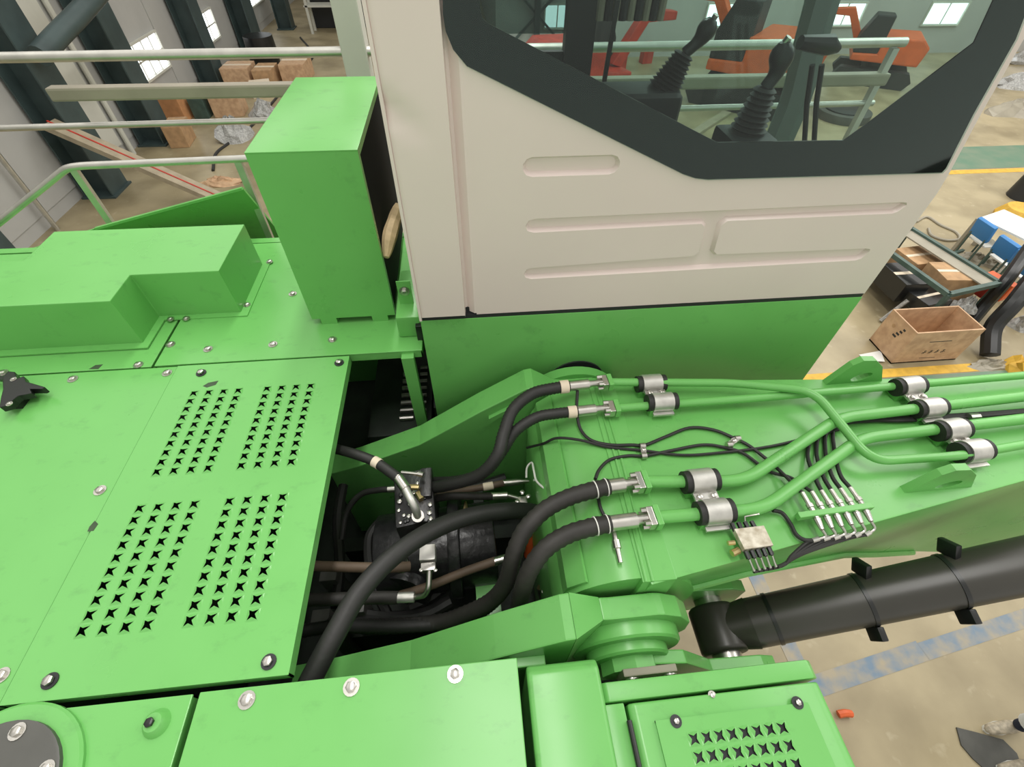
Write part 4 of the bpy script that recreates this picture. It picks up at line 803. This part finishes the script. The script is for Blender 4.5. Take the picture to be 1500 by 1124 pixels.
# lugs
def lug(y):
    o_ = [xz(1200, 566, .97), xz(1246, 531, .97), xz(1262, 524, .97), xz(1280, 524, .97), xz(1289, 533, .97), xz(1278, 566, .97)]; o_[0] = (o_[0][0], ZT - .005); o_[-1] = (o_[-1][0], ZT - .005)
    cx, cz = xz(1258, 548, .97); h_ = [(cx + .034 * math.cos(a), cz + .019 * math.sin(a) + .25 * .034 * math.cos(a)) for a in (2 * math.pi * k / 16 for k in range(16))]
    loop_fill('lifting_lug', o_, [h_], lambda x, z: Vector((x, y, z)), G, bo, Vector((0, .022, 0)))
lug(.955); lug(.535)
# grease fitting on the foot and bracket with six grease lines
p0 = P(898, 775, ZT + .014); p1 = P(909, 825, ZT + .014); gn = MB().tube([p0, p0.lerp(p1, .35), p0.lerp(p1, .36), p0.lerp(p1, .6), p0.lerp(p1, .61), p1], [.007, .007, .011, .011, .007, .006], 10).build('grease_nipple', ZINC, bo)
br = thing('grease_bracket', 'green bar bracket holding six steel grease line fittings on the boom', 'bracket', P(1230, 750, ZT))
zg = ZT + .045
MB().bar(P(1168, 757, zg), P(1276, 742, zg), .016, .02).build('bar', G, br, smooth=0, bevel=.002); MB().prism([P(1168, 757, ZT), P(1182, 757, ZT), P(1182, 757, zg), P(1168, 757, zg)], (0, .006, 0)).build('leg', G, br, smooth=0); MB().prism([P(1264, 744, ZT), P(1278, 742, ZT), P(1278, 742, zg), P(1264, 744, zg)], (0, .006, 0)).build('leg', G, br, smooth=0)
TT = []
for i in range(6):
    T = P(1175 + 14 * i, 722 - 1.5 * i, zg); B_ = P(1194 + 14.4 * i, 755 - 2.2 * i, zg); L = P(1204 + 14.4 * i, 776 - 2.4 * i, zg - .004); E1 = P(1211 + 14.4 * i, 786 - 2.2 * i, zg - .02); E2 = P(1190 + 15.5 * i, 792 - 1.6 * i, zg - .028); TT.append(T)
    ft = MB().tube([T, T.lerp(B_, .5), T.lerp(B_, .52), T.lerp(B_, .68), T.lerp(B_, .7), B_, B_.lerp(L, .2), B_.lerp(L, .25), L], [.0062, .0066, .0095, .0095, .0075, .0075, .0075, .0095, .006], 10).build('fitting', ZINC, br)
    MB().tube(rpath([L, E1, E2], .014, 5), [.0036] * 4 + [.0036] * 4, 8).build('elbow_tube', ZINC, ft) if False else MB().tube(rpath([L, E1, E2], .014, 5), .0038, 8).build('elbow_tube', ZINC, ft)
    MB().tube([E2.lerp(E1, .45), E2], .0062, 8).build('ferrule', SILV, ft)
# grease manifold block
mf = thing('grease_manifold', 'pale square grease manifold with black fittings on the boom', 'manifold', P(1100, 795, ZT))
zm = ZT + .03
MB().prism([P(1072, 779, zm), P(1115, 774, zm), P(1129, 803, zm), P(1087, 809, zm)], (0, 0, .018)).build('block', PLATEW, mf, bevel=.002, smooth=0)
MB().prism([P(1076, 779, ZT), P(1112, 775, ZT), P(1124, 802, ZT), P(1089, 807, ZT)], (0, 0, .03)).build('pedestal', G, mf, smooth=0)
for i in range(4):
    a = P(1077 + 10 * i, 779 - 1.2 * i, zm + .008); c_ = P(1072 + 9.5 * i, 767 - 1.0 * i, zm + .008); MB().cyl(a, c_, .0062, 8).build('fitting', BLACK, mf)
ends = []
for i in range(5):
    a = P(1092 + 8.4 * i, 808 - 1.4 * i, zm + .008); c_ = P(1097 + 8.4 * i, 819 - 1.4 * i, zm + .004); MB().cyl(a, c_, .0066, 8).build('fitting', BLACK, mf)
    e_ = P(1104 + 8 * i, 836 - 1.6 * i, zm - .02); f_ = MB().tube([c_, c_.lerp(e_, .7), e_], [.0034, .0034, .005], 8).build('pin', ZINC, mf); ends.append(e_)
MB().cyl(P(1076, 795, zm + .008), P(1066, 796, zm + .008), .006, 8).build('plug', BRASS, mf); MB().cyl(P(1082, 806, zm - .004), P(1072, 811, zm - .004), .009, 8).build('plug', BRASS, mf)
MB().tube([P(1092, 768, zm + .006), P(1091, 757, zm + .02), P(1112, 753, zm + .03)], .0028, 6).build('wire', ZINC, mf)
def cable(label, pts, r, z=None, m=RUB, cat='cable', n=6, zs=None, name='cable', group=None):
    pth = spl([P(x, y, (zs[i] if zs else z)) for i, (x, y) in enumerate(pts)], n); return tag(MB().tube(pth, r, 8).build(name, m, loc=pth[0]), label, cat, group)
zc = ZT + .008
cable('thin black cable looping down from the upper hoses to the small steel clip', [(846, 572), (845, 600), (850, 628), (866, 645), (895, 652), (925, 652), (945, 652), (975, 640), (1010, 627), (1045, 630), (1075, 642), (1100, 655), (1138, 686), (1175, 722)], .0052, zs=[ZP, ZP - .01] + [zc] * 10 + [zc + .01, zg])
cable('thin black cable crossing the boom from the foot towards the pipes', [(772, 656), (796, 650), (816, 642), (850, 645), (890, 655), (940, 660), (1000, 667), (1060, 663), (1130, 654), (1200, 637), (1235, 628)], .0045, zs=[3.66, 3.74, 3.79] + [zc] * 7 + [zc + .012])
cable('thin black cable rising from the lower hose sleeve to the double clip', [(872, 702), (878, 688), (893, 674), (920, 668), (945, 668), (985, 660), (1030, 652), (1062, 656), (1090, 665), (1125, 690), (1158, 700), (1189, 721)], .005, zs=[ZP, ZP - .015] + [zc] * 8 + [zc + .012, zg])
cable('black cable hanging below the lower hose sleeves on the boom foot', [(876, 728), (880, 745), (890, 765)], .005, zs=[ZT, zc, ZT])
for i in range(2, 6): cable('black grease hose bending from the bracket under the crossing pipes to the bundle', [(1175 + 14 * i, 722 - 1.5 * i), (1168 + 12.5 * i, 700 - i), (1157 + 13.0 * i, 668 - 2 * i), (1180 + 9 * i, 640 - 3 * i), (1255 + 4 * i, 612 + i), (1330, 609 + i * 1.5), (1440, 603 + i * 1.3), (1560, 594 + i)], .0058, zs=[zg, zg - .01, ZT + .012, ZT + .012, ZT + .012, ZT + .012, ZT + .012, ZT + .012], group='grease hoses under the crossing pipes', cat='hose', name='grease_hose')
for i in range(6): cable('black grease hose in the bundle sweeping from the bracket to the manifold', [(1190 + 15.5 * i, 792 - 1.6 * i), (1180 + 12 * i, 796 - 1.2 * i), (1160 + 4 * i, 814 - .8 * i), (1146 + i, 829 - .8 * i), (1104 + 7 * i, 838 - 1.4 * i)], .0042, zs=[zg - .028, ZT + .01, ZT + .0, ZT - .01, zm - .022], group='grease hoses to the manifold', cat='hose', name='grease_hose')
cable('short black grease hose curving from under the lower pipe to the bracket', [(1132, 748), (1146, 752), (1158, 768), (1166, 783), (1178, 791), (1192, 792)], .0055, zs=[ZT + .02, ZT + .012, ZT + .01, ZT + .01, ZT + .014, zg - .028], cat='hose', name='grease_hose')
def clip(label, pts):
    t = thing('cable_clip', label, 'clip', P(*pts[0], ZT)); c = [P(x, y, ZT + .012) for x, y in pts]
    for q in c: MB().tube([q - Vector((.008, 0, 0)), q + Vector((.008, 0, 0))], .0105, 12).build('loop', ZINC, t); 
    MB().bar(c[0], c[-1], .016, .012).build('strap', ZINC, t, smooth=0)
    m_ = (c[0] + c[-1]) / 2; bolt(t, m_ + Vector((0, 0, .006)), .006)
clip('small steel double clip holding three cables near the boom foot', [(941, 654), (943, 668)]); clip('small steel clip holding cables near the middle of the boom', [(1068, 652), (1080, 643)])
tag(MB().tube([P(1418, 612, ZT + .016), P(1432, 611, ZT + .016)], .014, 10).build('cable_clip', ZINC, loc=P(1425, 612, ZT)), 'steel clip around the black hose bundle between the pipes', 'clip')
# ---- hose ends on the boom pipes
def hose(label, key, ferr, hosepts, r, zs, fr=.016, collar=True, sleeve=None, rib=False, rings=False, lab=None, m=RUB, name='hydraulic_hose'):
    t = thing(name, label, 'hose', PIPE[key][0] if key else P(*hosepts[0], zs[0]))
    if key:
        s = PIPE[key][0]; z = s.z; e = P(*ferr[0], z); f0 = P(*ferr[1], z); f1 = P(*ferr[2], z); d = (f1 - s).normalized()
        k = 1.25 * fr
        MB().obox(s, d * .008, d.cross(Vector((0, 0, 1))) * k * 1.25, (0, 0, k * .8)).build('pipe_flange', G, t, smooth=0, bevel=.003)
        fl2 = MB().obox(s + d * .018, d * .009, d.cross(Vector((0, 0, 1))) * k * 1.15, (0, 0, k * .75)).build('split_flange', ZINC, t, smooth=0, bevel=.003)
        sd = d.cross(Vector((0, 0, 1)))
        for u in (-1, 1):
            for w in (-.45, .6): q = s + d * .026 + sd * u * k * .8 + Vector((0, 0, w * k)); MB().tube([q, q + d * .016], .0072, 6).build('flange_bolt', ZINC, fl2)
        MB().tube([s + d * .02, e, f0, f0, f1], [fr * .72, fr * .72, fr * .8, fr * 1.12, fr * 1.12], 18).build('ferrule', ZINC, t)
        pth = [f1] + [P(*q, zz) for q, zz in zip(hosepts, zs)]
    else: pth = [P(*q, zz) for q, zz in zip(hosepts, zs)]
    path = spl(pth, 10)
    if rib: p_, rs = ribbed(path, r, rib if isinstance(rib, float) else .012, .1); h = MB().tube(p_, rs, 14).build('hose', m, t, smooth=60)
    else: h = MB().tube(path, r, 14).build('hose', m, t)
    L = 0
    if rings:
        rp = resample(path, .008)
        for k in (1, 5): MB().tube([rp[k], rp[k + 1] if False else rp[k] + (rp[k + 1] - rp[k]) * .35], r * 1.14, 18).build('tie_ring', WTOP, t)
    if lab:
        rp = resample(path, .004); MB().tube(rp[lab[0]:lab[1]], r * 1.2, 16).build('paper_label', BEIGE, t)
    return t, path
hose('upper ribbed black hose curving from the boom into the engine bay with a pale label', 'A', ((868, 562), (862, 563), (834, 566)), [(812, 569), (780, 577), (752, 600), (738, 635), (728, 668), (700, 697), (650, 712), (620, 715)], .0185, [ZP + .012, ZP + .01, ZP, ZP - .02, ZP - .05, 3.72, 3.62, 3.52, 3.48], rib=True, lab=(1, 9))
hose('second ribbed black hose below the upper one with a pale label', 'B', ((878, 599), (872, 600), (846, 603)), [(815, 606), (785, 612), (755, 632), (735, 662), (712, 690), (672, 704), (630, 706)], .0165, [ZP - .004, ZP - .01, ZP - .03, 3.76, 3.68, 3.58, 3.5], rib=True, lab=(1, 9))
hose('thick sleeved hose with two white ties bending from the boom into the bay', 'C', ((918, 709), (914, 710), (892, 713)), [(865, 719), (830, 730), (797, 748), (768, 778), (752, 815), (742, 852), (720, 880), (680, 900), (640, 912), (560, 918), (480, 915)], .0225, [ZP, ZP, ZP - .01, ZP - .03, ZP - .08, 3.66, 3.55, 3.46, 3.4, 3.36, 3.3], fr=.0185, rib=.022, rings=True, m=SLEEVE)
hose('lower thick sleeved hose with two white ties dropping into the bay', 'D', ((938, 761), (932, 762), (894, 767)), [(868, 772), (832, 783), (800, 803), (778, 832), (766, 862), (758, 900)], .0225, [ZP, ZP, ZP - .01, ZP - .05, ZP - .13, 3.5, 3.3], fr=.0185, rib=.022, rings=True, m=SLEEVE)
hose('fattest smooth black hose sweeping across the engine bay', None, None, [(448, 1010), (466, 975), (490, 930), (528, 866), (580, 812), (640, 774), (700, 754), (760, 748), (800, 752)], .0268, [3.70, 3.72, 3.74, 3.75, 3.74, 3.70, 3.64, 3.56, 3.46])
hose('black hose with spring guard along the near tower in the bay', None, None, [(440, 925), (500, 917), (560, 918), (640, 914), (700, 898), (735, 868), (745, 830)], .019, [3.34, 3.36, 3.38, 3.4, 3.42, 3.44, 3.46], rib=.01)
hose('dusty brown hose ending at the dark pump on the compartment side', None, None, [(430, 828), (480, 830), (560, 832), (600, 830)], .0155, [3.55, 3.55, 3.55, 3.52], m=BROWNH)
t_, pth = hose('dusty hose with a bent silver tube end below the valve block', None, None, [(430, 880), (490, 878), (545, 876), (583, 876)], .019, [3.52, 3.52, 3.52, 3.52], m=SLEEVE)
q = [P(580, 876, 3.52), P(607, 875, 3.52), P(622, 873, 3.54), P(628, 862, 3.56), P(629, 836, 3.58)]; MB().tube([q[0], q[1]], .0155, 16).build('ferrule', SILV, t_); MB().tube(rpath(q[1:], .03), .0085, 12).build('bent_tube', ZINC, t_)
t_, pth = hose('brown hose running up to a silver ferrule beside the bolted strap plate', None, None, [(560, 880), (620, 862), (680, 838), (726, 822)], .0145, [3.4, 3.42, 3.44, 3.46], m=BROWNH); MB().tube([P(724, 823, 3.46), P(742, 818, 3.46)], .0145, 14).build('ferrule', ZINC, t_)
t_, pth = hose('short brown hose with bright ferrule leading to the cluster of flange bolts', None, None, [(640, 730), (665, 727), (700, 727), (722, 727)], .0135, [3.5, 3.52, 3.53, 3.53], m=SLEEVE)
MB().tube([P(719, 727, 3.53), P(743, 726, 3.53), P(743.5, 726, 3.53), P(758, 730, 3.52)], [.0135, .0135, .008, .008], 14).build('ferrule', ZINC, t_); cl = MB().obox(P(765, 737, 3.5), (.018, 0, 0), (0, .022, 0), (0, 0, .01)).build('split_flange', ZINC, t_, bevel=.004)
for px, py in ((752, 740), (765, 722), (774, 728), (770, 742), (758, 736)): bolt(t_, P(px, py, 3.525), .0085, False)
t_, pth = hose('brown hose behind with a worn label and a silver end', None, None, [(600, 735), (660, 722), (708, 714), (738, 708)], .0125, [3.42, 3.44, 3.46, 3.46], m=BROWNH, lab=(70, 80)); MB().tube([P(737, 708, 3.46), P(757, 706, 3.46), P(775, 705, 3.46)], [.0125, .0125, .006], 12).build('ferrule', ZINC, t_)
t_, pth = hose('thin black hose arching to a silver end beside the pump', None, None, [(500, 790), (508, 750), (528, 725), (555, 718), (572, 717)], .0105, [3.4, 3.45, 3.5, 3.54, 3.55]); MB().tube([P(568, 717, 3.55), P(583, 716, 3.55)], .0115, 12).build('ferrule', ZINC, t_)
t_ = thing('elbow_hose', 'black hose with pale label and long silver elbow plugged into the pump', 'hose', P(600, 740, 3.6)); z1 = 3.72
pth = spl([P(480, 655, z1 - .04), P(515, 664, z1), P(548, 676, z1), P(572, 692, z1), P(585, 702, z1)], 8); MB().tube(pth, .0165, 14).build('hose', RUB, t_); rp = resample(pth, .004); k = int(len(rp) * .64); MB().tube(rp[k:k + 7], .0178, 16).build('paper_label', BEIGE, t_)
MB().tube([P(583, 700, z1), P(595, 717, z1)], .0165, 16).build('ferrule', ZINC, t_); MB().tube(spl([P(594, 716, z1), P(602, 732, z1 - .005), P(609, 747, z1 - .03), P(612, 757, z1 - .07)], 5), .0125, 14).build('elbow_tube', SILV, t_); MB().tube([P(612, 756, z1 - .06), P(612, 757, z1 - .1)], .019, 16).build('nut', ZINC, t_)
# ---- pump and valve gear in the bay
pu = thing('hydraulic_pump', 'black painted hydraulic pump bristling with bolts in the engine bay', 'pump', P(610, 760, 3.0))
c0 = P(612, 745, 3.5)
MB().obox((c0.x, c0.y, 3.44), (.065, .01, 0), (-.01, .10, 0), (0, 0, .15)).build('regulator_block', PUMP, pu, bevel=.012); MB().obox((c0.x + .04, c0.y + .04, 3.56), (.02, 0, 0), (0, .055, 0), (0, 0, .05)).build('valve_spool', PUMP, pu, bevel=.006)
MB().tube([(c0.x - .16, c0.y - .08, 3.3), (c0.x + .26, c0.y - .06, 3.3)], .15, 24).build('barrel', PUMP, pu, bevel=.01); MB().tube([(c0.x + .1, c0.y - .06, 3.32), (c0.x + .14, c0.y - .06, 3.32)], .19, 28).build('flange_ring', PUMP, pu, bevel=.006); MB().tube([(c0.x - .02, c0.y - .1, 3.3), (c0.x - .06, c0.y - .22, 3.32)], .09, 20).build('port', PUMP, pu)
rnd = random.Random(5)
for i in range(26):
    px, py = rnd.uniform(584, 632), rnd.uniform(708, 768); bolt(pu, P(px, py, 3.591), .0055 + .003 * rnd.random(), False, dark=(i % 3 == 0))
MB().tube([P(588, 692, 3.64), P(618, 695, 3.64)], [.006, .006], 8).build('adjuster', ZINC, pu); MB().tube([P(612, 694, 3.64), P(620, 696, 3.64)], .009, 8).build('adjuster_nut', ZINC, pu); MB().tube([P(600, 714, 3.62), P(614, 714, 3.62)], .010, 8).build('brass_fitting', BRASS, pu); MB().tube([P(612, 722, 3.60), P(618, 732, 3.60)], .011, 10).build('brass_fitting', BRASS, pu)
MB().tube([P(682, 735, 3.5), P(682, 750, 3.5)], [.004, .011], 8).build('brass_plug', BRASS, pu)
vb = thing('valve_block', 'small silver valve block with bolts feeding the bent tube', 'valve', P(626, 812, 3.58))
MB().obox(P(627, 812, 3.58), (.024, 0, 0), (0, .024, 0), (0, 0, .018)).build('block', SILV, vb, bevel=.003); MB().obox(P(628, 832, 3.575), (.022, 0, 0), (0, .012, 0), (0, 0, .014)).build('flange', ZINC, vb, bevel=.003)
for px in (617, 638): bolt(vb, P(px, 836, 3.59), .006, False)
MB().tube(spl([P(585, 838, 3.5), P(592, 836, 3.52), P(598, 826, 3.52), P(594, 816, 3.5)], 4), .006, 8).build('hook_tube', ZINC, vb)
mv = thing('main_control_valve', 'dark main control valve with rows of silver spool ends under the deck', 'valve', (-.28, 1.35, 2.8))
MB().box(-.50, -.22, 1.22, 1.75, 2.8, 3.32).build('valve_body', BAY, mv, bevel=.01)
for i in range(8):
    y = 1.3 + .045 * i; MB().tube([(-.36, y, 3.335), (-.30, y, 3.335)], .011, 8).build('spool_end', ZINC, mv); MB().tube([(-.28, y, 3.33), (-.245, y, 3.33)], .008, 8).build('spool_end', ZINC, mv)
for k in range(6): MB().tube([(-.17 + .02 * (k % 2), 1.17, 3.18 + .05 * k), (-.15 + .02 * (k % 2), 1.165, 3.18 + .05 * k)], .009, 8).build('spool_end', ZINC, mv)
oh = thing('orange_fitting', 'orange painted swivel fitting deep in the bay by the boom foot', 'fitting', P(795, 810, 3.1))
MB().tube([P(788, 772, 3.2), P(783, 800, 3.15), P(778, 815, 3.1)], [.04, .036, .03], 14).build('elbow', ORANGE, oh); MB().tube([P(803, 815, 3.1), P(806, 845, 3.05)], [.045, .02], 14).build('cone', ORANGE, oh)
for px, py in ((765, 803), (762, 812), (786, 822), (780, 832), (797, 868), (752, 840)): bolt(oh, P(px, py, 3.3), .010, False)
MB().tube([P(795, 860, 3.25), P(800, 885, 3.2)], .022, 12).build('body', ZINC, oh)
tag(MB().tube(spl([P(771, 700, 3.6), P(772, 685, 3.62), P(779, 678, 3.64), P(782, 690, 3.66), P(786, 705, 3.66), P(800, 718, 3.68)], 5), .0035, 6).build('wire', WTOP, loc=P(780, 690, 3.6)), 'thin pale wire dangling beside the boom foot', 'wire')
for k, (pts, r, lab) in enumerate([([(505, 700), (495, 760), (498, 830), (492, 890)], .02, 'dark upright hose just inside the vented cover edge'), ([(560, 760), (540, 790), (545, 850), (570, 905)], .018, 'dark hose drooping behind the fattest hose'), ([(660, 880), (620, 900), (560, 905), (500, 895)], .022, 'dark looped hose low in the engine bay'),
        ([(690, 790), (672, 830), (640, 870), (600, 890)], .02, 'dark hose curving under the silver bent tube'), ([(740, 700), (690, 715), (640, 718)], .02, 'dark hose under the ribbed pair')]):
    cable(lab, pts, r, 3.25, RUB, 'hose', name='bay_hose')
for px, py in ((482, 842), (470, 905), (522, 888)):
    p = P(px, py, 3.3); tag(MB().box(p.x - .03, p.x + .03, p.y - .025, p.y + .025, 2.79, 3.31).build('sensor_box', GREYD, loc=(p.x, p.y, 2.79), bevel=.006), 'grey box in the dark bay beside the cover edge', 'box', 'grey boxes in the dark bay')
for o in bpy.data.objects:
    if '_o' in o: del o['_o']
